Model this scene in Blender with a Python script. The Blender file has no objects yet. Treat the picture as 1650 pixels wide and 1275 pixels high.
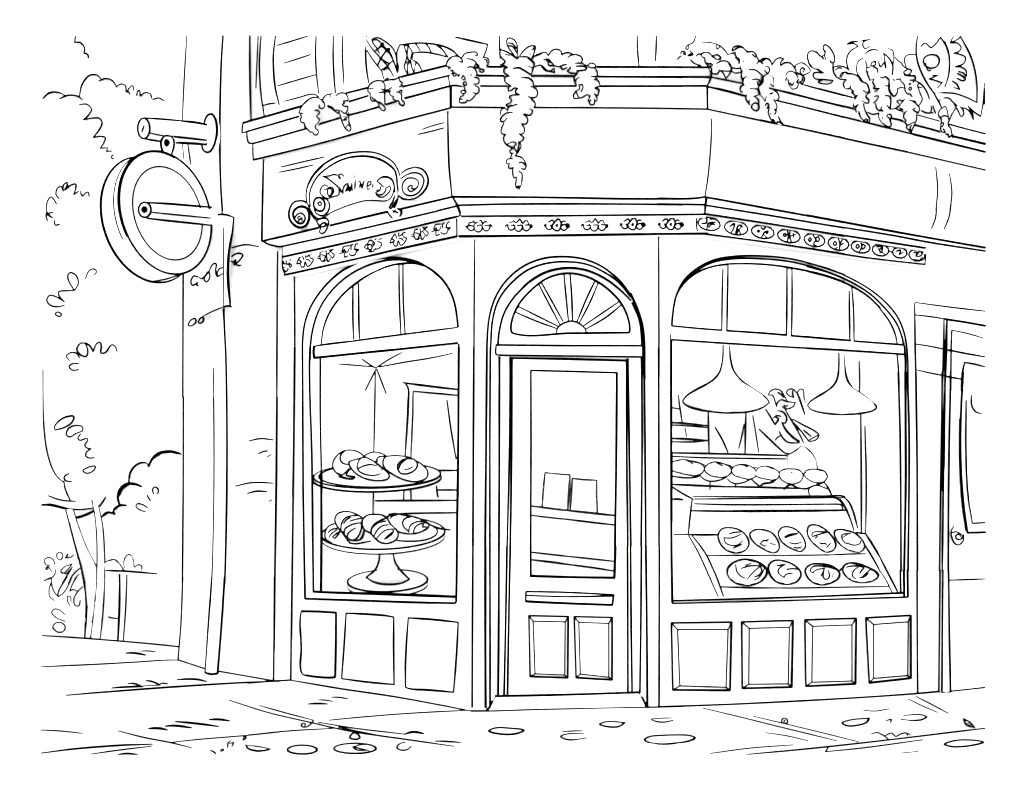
import bpy, math, random
import numpy as np
from mathutils import Vector, Matrix
from mathutils.geometry import delaunay_2d_cdt

random.seed(7)
scene = bpy.context.scene
COL = scene.collection

# ------------------------------------------------------------------ camera geometry
F = 1650.0            # focal length in pixels of the 1650 x 1275 drawing
HZ = 780.0            # horizon row
EZ = 1.408            # eye height, metres
EYE = Vector((0, 0, EZ))
WADD = 1.95            # pen width correction, drawing pixels


def ray(px, py):
    return Vector(((px - 825.0) / F, 1.0, (HZ - py) / F))


class Plane:
    def __init__(s, p, n):
        s.p = Vector(p); s.n = Vector(n).normalized()
        if s.n.dot(EYE - s.p) < 0:
            s.n = -s.n

    def __call__(s, px, py):
        d = ray(px, py)
        t = (s.p - EYE).dot(s.n) / d.dot(s.n)
        return EYE + d * t

    def nrm(s, px, py):
        return s.n

    def off(s, d):
        return Plane(s.p + s.n * d, s.n)


def front(D):                       # wall square to the view, D metres away
    return Plane((0, D, 0), (0, -1, 0))


def upright(pa, da, pb, db):        # vertical wall through two columns at two depths
    a = EYE + ray(pa, HZ) * da
    b = EYE + ray(pb, HZ) * db
    d = b - a
    return Plane(a, (d.y, -d.x, 0))


VPL, VPR = -1685.0, 6855.0


def wleft(pc, D):                   # parallels of the shop's left front
    return upright(pc, D, pc - 300, D * (pc - VPL) / (pc - 300 - VPL))


def wright(pc, D):                  # parallels of the shop's right front
    return upright(pc, D, pc + 400, D * (pc - VPR) / (pc + 400 - VPR))


def flat(z):
    return Plane((0, 0, z), (0, 0, 1))


# ------------------------------------------------------------------ drawn coordinates
TILE = dict(A=(50, 40, 4.125), B=(50, 340, 4.125), C=(50, 640, 4.125), D=(50, 930, 4.125), E=(380, 50, 4.125),
            F=(440, 340, 5.15625), G=(440, 560, 5.15625), H=(440, 780, 4.853), J=(400, 970, 4.125), K=(700, 50, 4.125),
            L=(740, 310, 4.125), M=(760, 560, 3.985), N=(760, 880, 3.985), O=(1060, 40, 4.25), P=(1320, 40, 4.25),
            Q=(1060, 310, 4.25), R=(1300, 330, 4.25), S=(1060, 540, 4.25), T=(1060, 730, 4.723), U=(1280, 600, 3.984),
            V=(1060, 940, 3.0556), W=(50, 1060, 2.75), X=(1320, 840, 9.106), Y=(450, 340, 10.3125), Z=(460, 240, 6.875),
            a=(740, 340, 8.25), p=(0, 0, 1.0))


def pts(tile, text):
    """[(x, y, corner?)] in drawing pixels from 'x,y x,y! ...'"""
    x0, y0, s = TILE[tile]
    out = []
    for t in text.split():
        c = t.endswith('!')
        x, y = t.rstrip('!').split(',')
        out.append((x0 + float(x) / s, y0 + float(y) / s, c))
    return out


def spline(P, closed=False, step=3.0):
    """Smooth curve through P; breaks its tangent at corners. -> list of open runs of (x, y)"""
    if closed:
        k = next((i for i, p in enumerate(P) if p[2]), None)
        if k is None:
            P = P[-2:] + P + P[:3]
            runs = [P]; cut = True
        else:
            P = P[k:] + P[:k] + [P[k]]; cut = False
    else:
        cut = False
    if not cut:
        runs, cur = [], []
        for i, p in enumerate(P):
            cur.append(p)
            if p[2] and 0 < i < len(P) - 1:
                runs.append(cur); cur = [p]
        runs.append(cur)
    res = []
    for R in runs:
        Q = [np.array(p[:2], float) for p in R]
        if len(Q) < 2:
            continue
        lo, hi = (2, len(Q) - 3) if cut else (0, len(Q) - 1)
        out = []
        for i in range(lo, hi):
            p1, p2 = Q[i], Q[i + 1]
            p0 = Q[i - 1] if i > 0 else 2 * p1 - p2
            p3 = Q[i + 2] if i + 2 < len(Q) else 2 * p2 - p1
            L = float(np.hypot(*(p2 - p1)))
            if L < 1e-6:
                continue
            # centripetal-ish tangents, no overshoot on uneven spacing
            l0 = max(float(np.hypot(*(p1 - p0))), 1e-6); l2 = max(float(np.hypot(*(p3 - p2))), 1e-6)
            m1 = ((p1 - p0) / l0 * L + (p2 - p1)) / 2 if i > 0 else (p2 - p1)
            m2 = ((p3 - p2) / l2 * L + (p2 - p1)) / 2 if i + 2 < len(Q) else (p2 - p1)
            n = max(1, int(math.ceil(L / step))) if len(Q) > 2 else max(1, int(L / 25))
            for j in range(n):
                t = j / n
                h = (2 * t ** 3 - 3 * t * t + 1, t ** 3 - 2 * t * t + t, -2 * t ** 3 + 3 * t * t, t ** 3 - t * t)
                out.append(tuple(h[0] * p1 + h[1] * m1 + h[2] * p2 + h[3] * m2))
        if not cut:
            out.append(tuple(Q[-1]))
        res.append(out)
    return res


def loop(tile, text, step=5.0):
    """closed outline in drawing pixels, smooth except at corners"""
    r = spline(pts(tile, text), True, step)
    out = []
    for k in r:
        out += k if len(r) == 1 else k[:-1]
    return out if len(r) > 1 or not any(p[2] for p in pts(tile, text)) else out[:-1]


def arc(tile, text, step=5.0):
    """open smooth run in drawing pixels"""
    return spline(pts(tile, text.replace('!', '')), False, step)[0]


def poly(text, tile='p'):
    return [(x, y) for x, y, _ in pts(tile, text)]


def inside(P, x, y):
    c = False
    for i in range(len(P)):
        (x1, y1), (x2, y2) = P[i - 1], P[i]
        if (y1 > y) != (y2 > y) and x < (x2 - x1) * (y - y1) / (y2 - y1) + x1:
            c = not c
    return c


def edge_dist(P, x, y):
    A = np.array(P, float); B = np.roll(A, -1, 0); d = B - A
    q = np.array((x, y), float) - A
    t = np.clip((q * d).sum(1) / np.maximum((d * d).sum(1), 1e-9), 0, 1)
    e = q - d * t[:, None]
    return float(np.sqrt((e * e).sum(1).min()))


class Puff:
    """a rounded body over a drawn outline: height above its plane"""
    def __init__(s, plane, P, thick, rnd):
        s.pl, s.P, s.T, s.R = plane, P, thick, rnd

    def h(s, x, y):
        if not inside(s.P, x, y):
            return 0.0
        k = min(edge_dist(s.P, x, y) / s.R, 1.0)
        return s.T * math.sqrt(max(0.0, 1 - (1 - k) ** 2))

    def __call__(s, x, y):
        return s.pl.off(s.h(x, y))(x, y)

    def nrm(s, x, y):
        return s.pl.n


# ------------------------------------------------------------------ materials
def material(name, colour, rough=0.8, spec=0.2, noise=0.02, scale=30.0):
    m = bpy.data.materials.new(name); m.use_nodes = True
    nt = m.node_tree; b = nt.nodes['Principled BSDF']
    b.inputs['Roughness'].default_value = rough
    b.inputs['Specular IOR Level'].default_value = spec
    if noise:
        tc = nt.nodes.new('ShaderNodeTexCoord'); n = nt.nodes.new('ShaderNodeTexNoise'); r = nt.nodes.new('ShaderNodeValToRGB')
        n.inputs['Scale'].default_value = scale
        r.color_ramp.elements[0].color = [c * (1 - noise) for c in colour] + [1]
        r.color_ramp.elements[1].color = [min(1, c * (1 + noise)) for c in colour] + [1]
        nt.links.new(tc.outputs['Object'], n.inputs['Vector']); nt.links.new(n.outputs['Fac'], r.inputs['Fac'])
        nt.links.new(r.outputs['Color'], b.inputs['Base Color'])
    else:
        b.inputs['Base Color'].default_value = (*colour, 1)
    return m


INK = material('black_ink', (0.0, 0.0, 0.0), 1.0, 0.0, 0)
PLASTER = material('white_plaster', (0.7, 0.7, 0.7), 0.9, 0.1)
ROOM = material('white_room_paint', (0.96, 0.96, 0.96), 0.9, 0.1)
PAVING = material('pale_paving', (0.92, 0.92, 0.92), 0.95, 0.05, 0.03, 3.0)
LEAF = material('white_leaf', (0.8, 0.8, 0.8), 0.9, 0.1)
BREAD = material('white_bread', (0.94, 0.94, 0.94), 0.9, 0.1)
METAL = material('white_enamel', (0.88, 0.88, 0.88), 0.7, 0.1)
GLASS = bpy.data.materials.new('clear_glass'); GLASS.use_nodes = True
nt = GLASS.node_tree
nt.nodes.remove(nt.nodes['Principled BSDF'])
tr = nt.nodes.new('ShaderNodeBsdfTransparent'); gl = nt.nodes.new('ShaderNodeBsdfGlossy'); mx = nt.nodes.new('ShaderNodeMixShader')
gl.inputs['Roughness'].default_value = 0.05; mx.inputs[0].default_value = 0.002
nt.links.new(tr.outputs[0], mx.inputs[1]); nt.links.new(gl.outputs[0], mx.inputs[2])
nt.links.new(mx.outputs[0], nt.nodes['Material Output'].inputs['Surface'])


# ------------------------------------------------------------------ mesh building
class MB:
    def __init__(s, mat=PLASTER):
        s.v, s.f, s.m, s.mats, s.smooth = [], [], [], [mat, INK], []

    def add(s, V, Fs, m=0):
        b = len(s.v)
        s.v += [tuple(v) for v in V]
        s.f += [tuple(b + i for i in f) for f in Fs]
        s.m += [m] * len(Fs)

    # a swept round bar (also the pen lines, at pen radius)
    def sweep(s, P, R, seg=12, m=0, cap=True):
        P = [Vector(p) for p in P]; n = len(P)
        V, Fs = [], []
        up = None
        for i in range(n):
            t = (P[min(i + 1, n - 1)] - P[max(i - 1, 0)])
            if t.length < 1e-9:
                t = Vector((0, 0, 1))
            t.normalize()
            if up is None:
                up = Vector((0, 0, 1)) if abs(t.z) < 0.9 else Vector((1, 0, 0))
            u = up - t * up.dot(t)
            if u.length < 1e-6:
                u = t.orthogonal()
            u.normalize(); w = t.cross(u); up = u
            for k in range(seg):
                a = 2 * math.pi * k / seg
                V.append(P[i] + (u * math.cos(a) + w * math.sin(a)) * R[i])
        for i in range(n - 1):
            for k in range(seg):
                k2 = (k + 1) % seg
                Fs.append((i * seg + k, i * seg + k2, (i + 1) * seg + k2, (i + 1) * seg + k))
        if cap:
            Fs.append(tuple(range(seg))[::-1]); Fs.append(tuple((n - 1) * seg + k for k in range(seg)))
        s.add(V, Fs, m)

    def line(s, surf, Q, w, taper=True, lift=0.35):
        """one run of pen line along drawn points Q lying on surf"""
        if len(Q) < 2:
            return
        L = [0.0]
        for a, b in zip(Q, Q[1:]):
            L.append(L[-1] + math.hypot(b[0] - a[0], b[1] - a[1]))
        tot = max(L[-1], 1e-6)
        P, R = [], []
        tl = min(max(tot * 0.3, 3), 45)
        ph = random.uniform(0, 6.28)
        for (x, y), l in zip(Q, L):
            k = 1.0
            if taper:
                e = min(l, tot - l)
                k = 0.5 + 0.5 * min(1.0, e / tl)
            k *= 1 + 0.10 * math.sin(l / 37.0 + ph)
            p = surf(x, y)
            r = 0.5 * (w * k * .95 + WADD) * p.y / F
            P.append(p + surf.nrm(x, y) * r * lift); R.append(r)
        # rounded ends
        d0 = (P[0] - P[1]).normalized() * R[0] * 0.6; d1 = (P[-1] - P[-2]).normalized() * R[-1] * 0.6
        P = [P[0] + d0] + P + [P[-1] + d1]; R = [R[0] * 0.55] + R + [R[-1] * 0.55]
        s.sweep(P, R, 6, 1)

    def ink(s, surf, text, dx=0, dy=0, k=1.0):
        """lines of 'TILE width x,y x,y ...'; 'width-' = no taper; 'width*' = closed"""
        for ln in text.strip().splitlines():
            ln = ln.strip()
            if not ln:
                continue
            tile, w, body = ln.split(None, 2)
            taper = not (w.endswith('-') or w.endswith('*'))
            closed = w.endswith('*')
            w = float(w.rstrip('-*')) * k
            P = [(x + dx, y + dy, c) for x, y, c in pts(tile, body)]
            for run in spline(P, closed):
                if closed and len(run) > 2 and run[0] != run[-1]:
                    run = run + [run[0]]
                s.line(surf, run, w, taper)
        return s

    def oval(s, surf, cx, cy, rx, ry, w, rot=0.0, a0=0, a1=360):
        n = max(10, int((rx + ry) / 2))
        c, q = math.cos(math.radians(rot)), math.sin(math.radians(rot))
        Q = []
        for i in range(n + 1):
            a = math.radians(a0 + (a1 - a0) * i / n)
            x, y = rx * math.cos(a), ry * math.sin(a)
            Q.append((cx + x * c - y * q, cy + x * q + y * c))
        s.line(surf, Q, w, a1 - a0 < 360)
        return s

    def _tri(s, P, holes, extra=()):
        V, E = [], []
        for R in [P] + list(holes):
            b = len(V); V += R
            E += [(b + i, b + (i + 1) % len(R)) for i in range(len(R))]
        V += list(extra)
        r = delaunay_2d_cdt([Vector((x, y)) for x, y in V], E, [], 0, 1e-4)
        V2 = [(v.x, v.y) for v in r[0]]
        T = []
        for f in r[2]:
            x = sum(V2[i][0] for i in f) / len(f); y = sum(V2[i][1] for i in f) / len(f)
            if inside(P, x, y) and not any(inside(h, x, y) for h in holes):
                T.append(tuple(f))
        return V2, T

    def slab(s, surf, P, thick, holes=(), edge=0.0, m=0):
        """drawn outline P on a plane, given real thickness behind it"""
        V2, T = s._tri(P, holes)
        Fv = [surf(x, y) for x, y in V2]; Bv = [v - surf.n * thick for v in Fv]
        n = len(Fv)
        Fs = list(T) + [tuple(n + i for i in reversed(t)) for t in T]
        cnt = {}
        for t in T:
            for i in range(len(t)):
                a, b = t[i], t[(i + 1) % len(t)]
                key = (min(a, b), max(a, b)); cnt.setdefault(key, []).append((a, b))
        for e in cnt.values():
            if len(e) == 1:
                a, b = e[0]
                Fs.append((b, a, n + a, n + b))
        s.add(Fv + Bv, Fs, m)
        if edge:
            s.line(surf, P + [P[0]], edge, False)
        return s

    def puff(s, pf, back=0.7, grid=None):
        """rounded body of a Puff"""
        P = pf.P
        xs = [p[0] for p in P]; ys = [p[1] for p in P]
        g = grid or max(3.0, min(max(xs) - min(xs), max(ys) - min(ys)) / 7)
        ex = []
        y = min(ys) + g / 2; row = 0
        while y < max(ys):
            x = min(xs) + g / 2 + (g / 2 if row % 2 else 0)
            while x < max(xs):
                if inside(P, x, y) and edge_dist(P, x, y) > g * 0.35:
                    ex.append((x, y))
                x += g
            y += g * 0.87; row += 1
        V2, T = s._tri(P, (), ex)
        H = [pf.h(x, y) * 0.97 if i >= len(P) else 0.0 for i, (x, y) in enumerate(V2)]
        Fv = [pf.pl.off(h)(x, y) for (x, y), h in zip(V2, H)]
        Bv = [pf.pl(x, y) - pf.pl.n * (h * back + 0.001) for (x, y), h in zip(V2, H)]
        n = len(Fv)
        Fs = list(T) + [tuple(n + i for i in reversed(t)) for t in T]
        cnt = {}
        for t in T:
            for i in range(len(t)):
                a, b = t[i], t[(i + 1) % len(t)]
                cnt.setdefault((min(a, b), max(a, b)), []).append((a, b))
        for e in cnt.values():
            if len(e) == 1:
                a, b = e[0]
                Fs.append((b, a, n + a, n + b))
        s.add(Fv + Bv, Fs, 0)
        s.smooth += range(len(s.f) - len(Fs), len(s.f))
        return s

    def disc(s, C, axis, R, thick, w=0, seg=48, bulge=0.0):
        """round plate, top ring at C; inked on both rims"""
        a = Vector(axis).normalized()
        P, Rr = [C, C - a * thick], [R, R]
        if bulge:
            P = [C + a * bulge, C + a * bulge * .7] + P; Rr = [R * .05, R * .6] + Rr
        # sweep about a straight axis
        u = a.orthogonal().normalized(); v = a.cross(u)
        V, Fs = [], []
        for p, r in zip(P, Rr):
            V += [p + (u * math.cos(2 * math.pi * k / seg) + v * math.sin(2 * math.pi * k / seg)) * r for k in range(seg)]
        for i in range(len(P) - 1):
            Fs += [(i * seg + k, i * seg + (k + 1) % seg, (i + 1) * seg + (k + 1) % seg, (i + 1) * seg + k) for k in range(seg)]
        Fs += [tuple(range(seg)), tuple((len(P) - 1) * seg + k for k in range(seg))]
        s.add(V, Fs, 0)
        if w:
            s.ring(C, a, R, w); s.ring(C - a * thick, a, R, w)
        return s

    def ring(s, C, axis, R, w, seg=64):
        a = Vector(axis).normalized(); u = a.orthogonal().normalized(); v = a.cross(u)
        P = [C + (u * math.cos(2 * math.pi * k / seg) + v * math.sin(2 * math.pi * k / seg)) * R for k in range(seg + 1)]
        s.sweep(P, [0.5 * (w * .95 + WADD) * p.y / F for p in P], 6, 1, False)
        return s

    def mesh(s, name):
        me = bpy.data.meshes.new(name)
        me.from_pydata(s.v, [], s.f)
        for m in s.mats:
            me.materials.append(m)
        me.polygons.foreach_set('material_index', s.m)
        for i in s.smooth:
            me.polygons[i].use_smooth = True
        me.update()
        return me


ALL = []


def at(surf, x, y):
    return surf(x, y)


class Thing:
    """an Empty at the thing's base that parents its parts"""
    def __init__(s, name, label, cat, group=None, kind=None):
        s.o = bpy.data.objects.new(name, None); COL.objects.link(s.o)
        s.o.empty_display_size = 0.1
        s.o['label'] = label; s.o['category'] = cat
        if group: s.o['group'] = group
        if kind: s.o['kind'] = kind
        ALL.append(s)

    def part(s, name, mb, parent=None, label=None):
        o = bpy.data.objects.new(name, mb.mesh(name)); COL.objects.link(o)
        o.parent = parent or s.o
        if label: o['label'] = label
        return o

    def done(s):
        kids = [c for c in s.o.children_recursive if c.type == 'MESH']
        co = [v.co for c in kids for v in c.data.vertices]
        lo = Vector([min(c[i] for c in co) for i in range(3)]); hi = Vector([max(c[i] for c in co) for i in range(3)])
        b = Vector(((lo.x + hi.x) / 2, (lo.y + hi.y) / 2, lo.z))
        s.o.location = b
        for c in kids:
            c.data.transform(Matrix.Translation(-b))


def solo(name, mb, label=None, cat=None, group=None, kind=None):
    """a thing that is one mesh"""
    me = mb.mesh(name); o = bpy.data.objects.new(name, me); COL.objects.link(o)
    if label: o['label'] = label
    if cat: o['category'] = cat
    if group: o['group'] = group
    if kind: o['kind'] = kind
    if not kind:
        co = [v.co for v in me.vertices]
        lo = Vector([min(c[i] for c in co) for i in range(3)]); hi = Vector([max(c[i] for c in co) for i in range(3)])
        b = Vector(((lo.x + hi.x) / 2, (lo.y + hi.y) / 2, lo.z))
        me.transform(Matrix.Translation(-b)); o.location = b
    return o
# ------------------------------------------------------------------ planes of the shop
WL, WC, WR = wleft(764, 6.45), front(6.45), wright(1061, 6.45)            # walls
FL, FC, FR = wleft(737, 6.405), front(6.405), wright(1125, 6.405)            # ornamental frieze
ML, MC, MR = wleft(738, 6.38), front(6.38), wright(1135, 6.38)            # lower moulding
AL, AC, AR = wleft(725, 6.42), front(6.42), wright(1141, 6.42)            # blank fascia
KL, KC, KR = wleft(728, 6.37), front(6.37), wright(1141, 6.37)            # top cornice
UL, UC, UR = wleft(728, 6.80), front(6.80), wright(1141, 6.80)            # upper storey, set back
SW = upright(443, 7.30, 288, 8.20)                                        # side wall
G = flat(0.0); GP = flat(0.006)

# ------------------------------------------------------------------ ground
b = MB(PAVING); b.add([(-400, -40, -.02), (400, -40, -.02), (400, 700, -.02), (-400, 700, -.02)], [(0, 1, 2, 3)])
solo('ground', b, kind='structure')
b = MB(PAVING)
far = [GP(-700, 1000)] + [GP(x, y) for x, y in [(66, 1025), (1700, 1160 - 60)]]
b.add([(-14, 1.0, 0), (14, 1.0, 0), (14, 9.6, 0), (-14, 9.6, 0)], [(0, 1, 2, 3)])
b.ink(G, """
D 2.6 75,393 350,412 700,440 985,468 1075,477
D 3.6 632,510 690,512 762,523
D 2.2 728,496 780,496 827,500
D 2.4 65,601 400,587 700,570 920,556 978,556
D 3.4 235,790 600,762 1000,733 1400,708 1650,697
J 2.6- 0,545 150,533 285,525
D 3.4 537,742 640,737 740,733
D 3 645,712 690,714 742,733
D 2.2 745,727 857,723
D 3 765,692 820,704 857,722
D 2.6 857,713 880,711 910,715
D 3.6 972,687 1050,685 1115,688 1165,698
W 1.8 878,190 1050,245 1250,292 1335,312 1450,335 1650,362
J 2.2 600,835 850,890 1000,912 1365,963
J 1.6 75,692 250,742 435,790! 400,828 370,838 352,825 362,810 380,815 375,828
J 2 465,803 700,843 1040,883
J 4.4 1040,884 1075,874 1110,872 1165,880
J 3 1242,929 1300,932 1410,938
D 2 65,1020 200,1028 340,1042
D 2 578,1025 750,1070 930,1105 1065,1137
D 1.8 930,1102 1100,1085 1430,1057 1650,1035
J 1.8 0,887 300,860 560,845
D 4.2 783,1012 850,1012 905,1020
D 3.8 892,995 960,995 1065,1006
D 3.6 960,965 1100,980 1245,997
D 3.8 1187,952 1250,953 1318,960
D 3.2 68,1174 300,1147 600,1124 805,1115
D 2 402,1180 600,1153 800,1128
D 3.6 580,1183 640,1179 705,1183
D 2 1192,1155 1215,1165 1228,1178
D 1.2 1258,1158 1270,1145 1280,1153 1268,1162 1258,1158
D 1.2 1305,1137 1312,1100 1330,1090
D 1.2 1320,1110 1345,1103 1335,1128
D 1.2 1408,1085 1420,1062 1430,1070 1412,1088
J 3.2 400,683 460,682 525,683
J 2.2 467,655 515,658 562,665
J 2.2 555,637 610,640 665,649
J 2 538,790 700,775 1000,750 1440,725
V 1.7 222,617 400,660 600,710 880,778
V 1.5 470,657 700,712 985,782
V 1.3 608,690 615,668 635,670 638,688 620,692 625,675
V 1.5 530,738 640,755 740,778
V 1.4 1235,572 1300,605 1378,638
V 1.8 1272,560 1350,600 1430,642
V 1.3 1013,628 1070,632 1138,620
V 1.4 1122,680 1150,672 1145,688
V 1.8 1052,743 1080,738 1105,748 1125,762 1135,770
V 1.6 1120,752 1150,740 1172,758! 1195,745 1225,740 1230,752
V 1.1 1233,740 1245,750
V 2.4 1610,717 1300,755 840,808 640,828 440,845
V 1.6 260,840 450,815 665,798
V 1.9 840,808 825,832! 1000,815 1305,773
V 1 1200,838 1280,830
N 1.6 583,1195 650,1192 710,1190
N 1.4 1152,1113 1200,1110 1285,1107
J 2.6 285,525 600,580 1000,640 1480,729
J 2.4- 1480,729 1590,729
N 2- 0,1065 115,1064 400,1055 800,1046 1130,1040 1355,1035
V 2.8- 0,613 400,598 800,578 1275,547 1385,537
V 2.2- 1440,535 1610,517
D 2.2- 980,556 1080,588 1163,615
D 2.2- 1245,630 1400,657 1615,695
""")
solo('pavement', b, kind='structure')

stones = [
 ('crescent chip of stone lying beside the pale scribbled specks', '398,1203 412,1204 432,1207! 424,1211 410,1209 400,1206', None, 'D 2.4 1428,1118 1440,1140 1490,1157 1540,1158 1590,1145\nD 1.4 1437,1123 1500,1128 1578,1142'),
 ('plain oval flat stone between the crescent chip and the ringed stone', None, (487, 1209, 24, 7), ''),
 ('wide flat stone with a smaller ring and leaf mark on it', None, (572, 1207, 34, 8), 'J 1.6 690,968 750,953 830,960 848,982 800,1003 740,1012\nJ 1.6 800,990 740,978 700,968 715,985 760,992 795,988'),
 ('small dome shaped pebble just above the ringed flat stone', '563,1189 567,1183 572,1182 578,1186 580,1189 572,1192', None, 'J 2.2* 675,905 690,880 710,875 735,890 742,905 710,917'),
 ('open hook shaped stone mark beside the long paving joint', '640,1205 646,1199 655,1198 662,1203 656,1208 646,1209', None, 'J 1.8 1042,935 1000,950 988,970 1010,987 1060,983 1082,962'),
 ('narrow oval stone lying in front of the doorstep, nearest its edge', '787,1178 797,1174 822,1175 844,1178 832,1183 810,1184', None, 'N 2.2* 110,1190 150,1173 250,1175 335,1187 290,1207 200,1212'),
 ('faint stone below two dashes in front of the door', '904,1187 915,1183 941,1183 944,1190 925,1193 910,1191', None, 'N 1.7 720,1208 620,1210 572,1225 600,1242 660,1247 735,1235'),
 ('crescent stone in front of the door, under its letterbox', '966,1168 976,1164 1007,1165 998,1171 983,1172', None, 'N 1.8* 822,1147 860,1133 983,1137! 950,1160 890,1165'),
 ('faint thin stone at the foot of the pilaster beside the door', '1050,1160 1065,1159 1084,1161 1070,1164', None, 'N 1.4 1155,1118 1190,1130 1240,1133 1293,1122'),
 ('largest long oval stone in front of the bread window', '1038,1192 1050,1187 1085,1185 1119,1189 1105,1197 1070,1199 1046,1198', None, 'N 2.4 1355,1217 1230,1220 1130,1232 1110,1247 1140,1265 1200,1272\nV 2.2 0,752 100,750 165,755 183,763 150,780 70,792 0,793 -50,785'),
 ('slanted crescent stone beside the row of small arcs', '1357,1166 1364,1162 1400,1158 1397,1164 1384,1169 1365,1170', None, 'V 2* 908,690 930,680 1040,667! 1030,685 990,700 930,703'),
 ('open oval stone near the drawn bird shaped scratch', '1452,1160 1470,1162 1487,1160 1493,1156 1482,1153 1457,1154', None, 'V 1.7 1198,673 1250,678 1305,672 1323,660 1290,650 1212,653'),
 ('long thin oval stone beyond the kerb joint by the corner', '1522,1200 1535,1195 1560,1194 1585,1196 1560,1203 1535,1203', None, 'V 1.9* 1412,795 1450,780 1540,775 1603,785 1530,803 1440,805'),
]
for lab, pg, ov, ink in stones:
    b = MB(PAVING)
    if ov:
        cx, cy, rx, ry = ov
        P = [(cx + rx * math.cos(a * math.pi / 12), cy + ry * math.sin(a * math.pi / 12)) for a in range(24)]
    else:
        P = loop('p', pg)
    b.slab(flat(0.010), P, 0.012)
    if ov: b.oval(flat(0.010), *ov, 2.2)
    if ink: b.ink(flat(0.010), ink)
    solo('flat_stone', b, lab, 'stone', 'flat stones set in the pavement')
b = MB(LEAF); b.slab(flat(0.012), loop('V', '1503,668! 1535,680 1560,712! 1520,700'), 0.006)
b.ink(flat(0.012), "V 1.6 1503,668! 1535,685 1560,712! 1520,700 1503,668\nV 1.2 1508,680 1530,680\nV 1.2 1515,693 1540,690\nV 1.2 1520,700 1548,700")
solo('fallen_leaf', b, 'single fallen leaf lying on the pavement at the far corner', 'leaf')

# ------------------------------------------------------------------ the bakery
shop = Thing('bakery_shop', 'white corner bakery with arched windows, ornate frieze and glazed door', 'building')

LO = arc('F', '247,1238! 250,1050 275,900 330,770 430,630 560,510 700,430 830,398 950,390 1080,395 1200,425 1330,495 1430,590 1500,730 1535,930 1547,1238!')
LOUT = LO + [(738.5, 971), (492, 964)]
LIN = arc('F', '290,1238! 300,1050 340,920 400,790 500,650 640,535 800,452 950,414 1050,410 1150,422 1260,458 1330,500 1430,590 1495,730 1530,930 1540,1238!') + [(736.5, 961), (497, 955)]
# right outer arch continued from the neighbouring tile
ROUT = arc('Q', '90,1275! 92,1000 100,850 125,710 180,600 270,520 390,462 520,440 650,435 900,455 1100,505 1275,565!') + \
       arc('R', '0,398! 150,440 300,505 430,580 540,670 620,770 665,880 685,1000 693,1275!') + [(1462, 961), (1083.5, 971)]
RIN = arc('Q', '95,1275! 97,1000 104,850 130,715 190,610 290,540 420,500 600,490 800,502 1000,535 1150,570 1275,612!') + \
      arc('R', '0,455! 150,495 300,555 420,630 500,705 570,810 605,890 618,950 633,1275!') + [(1452, 955), (1086, 965)]
DOUT = arc('L', '183,1238! 185,1000 200,830 240,700 310,590 430,490 560,440 700,428 830,445 950,495 1050,570 1130,670 1190,790 1220,900 1232,1238!') + [(1043, 1150), (783, 1155)]

b = MB(); b.slab(WL, poly('474,420 474,1120 764,1166 764,360 700,360'), .03, [LOUT])
b.ink(WL.off(.012), """
F 1.6 178,525 181,900 182,1238
G 2.2- 182,0 175,700 168,1238
H 2- 160,0 145,1213
J 1.8- 290,0 284,525
""")
shop.part('wall', b)
b = MB(); b.slab(WC, poly('764,360 764,1166 1061,1166 1061,360'), .16, [DOUT])
b.ink(WC, """
L 1.5 103,300 99,800 97,1238
M 2.4- 14,0 8,1275
N 2- 8,0 4,700 3,1060
L 1.8 1325,295 1326,700 1328,1238
M 2.2- 1200,0 1203,1275
N 2- 1205,0 1203,1040
""")
shop.part('wall', b)
b = MB(); b.slab(WR, poly('1061,360 1061,1166 1477,1140 1477,400'), .03, [ROUT])
shop.part('wall', b)
b = MB(); b.slab(SW, poly('394,-60 394,215 443,262 443,1112 288,1075 290,950 294,640 294,200 302,-60'), .03)
b.ink(SW, """
A 1.7 1038,75 1022,350 1008,640
A 1.2 1008,795 1018,890
A 1.6 1045,795 1055,860 1065,930
B 2.4- 1015,390 1013,800 1012,1238
C 2.4- 1016,0 1015,600 1010,1238
D 2- 1012,0 1000,300 980,555
B 1.8 1640,270 1638,700 1635,1238
C 2.4- 1637,0 1632,600 1622,1238
D 2.4- 1622,0 1619,350 1615,692
C 1.4 1448,292 1530,276 1612,285
C 1.6 1512,378 1545,362 1575,358
C 1.6 1572,396 1598,382
C 1.6 1360,592 1460,570 1540,568 1612,573
C 2 1440,640 1500,626 1570,628
C 1.4 1580,693 1603,683
B 1.5 1335,245 1430,225 1515,238
A 1.5 1252,1068 1230,1088 1222,1130 1240,1172 1258,1150 1265,1128
""")
shop.part('wall', b)
b = MB(); b.slab(upright(443, 7.33, 474, 7.34), poly('443,255 443,1110 474,1110 474,255'), .03)
shop.part('pilaster', b)

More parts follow.
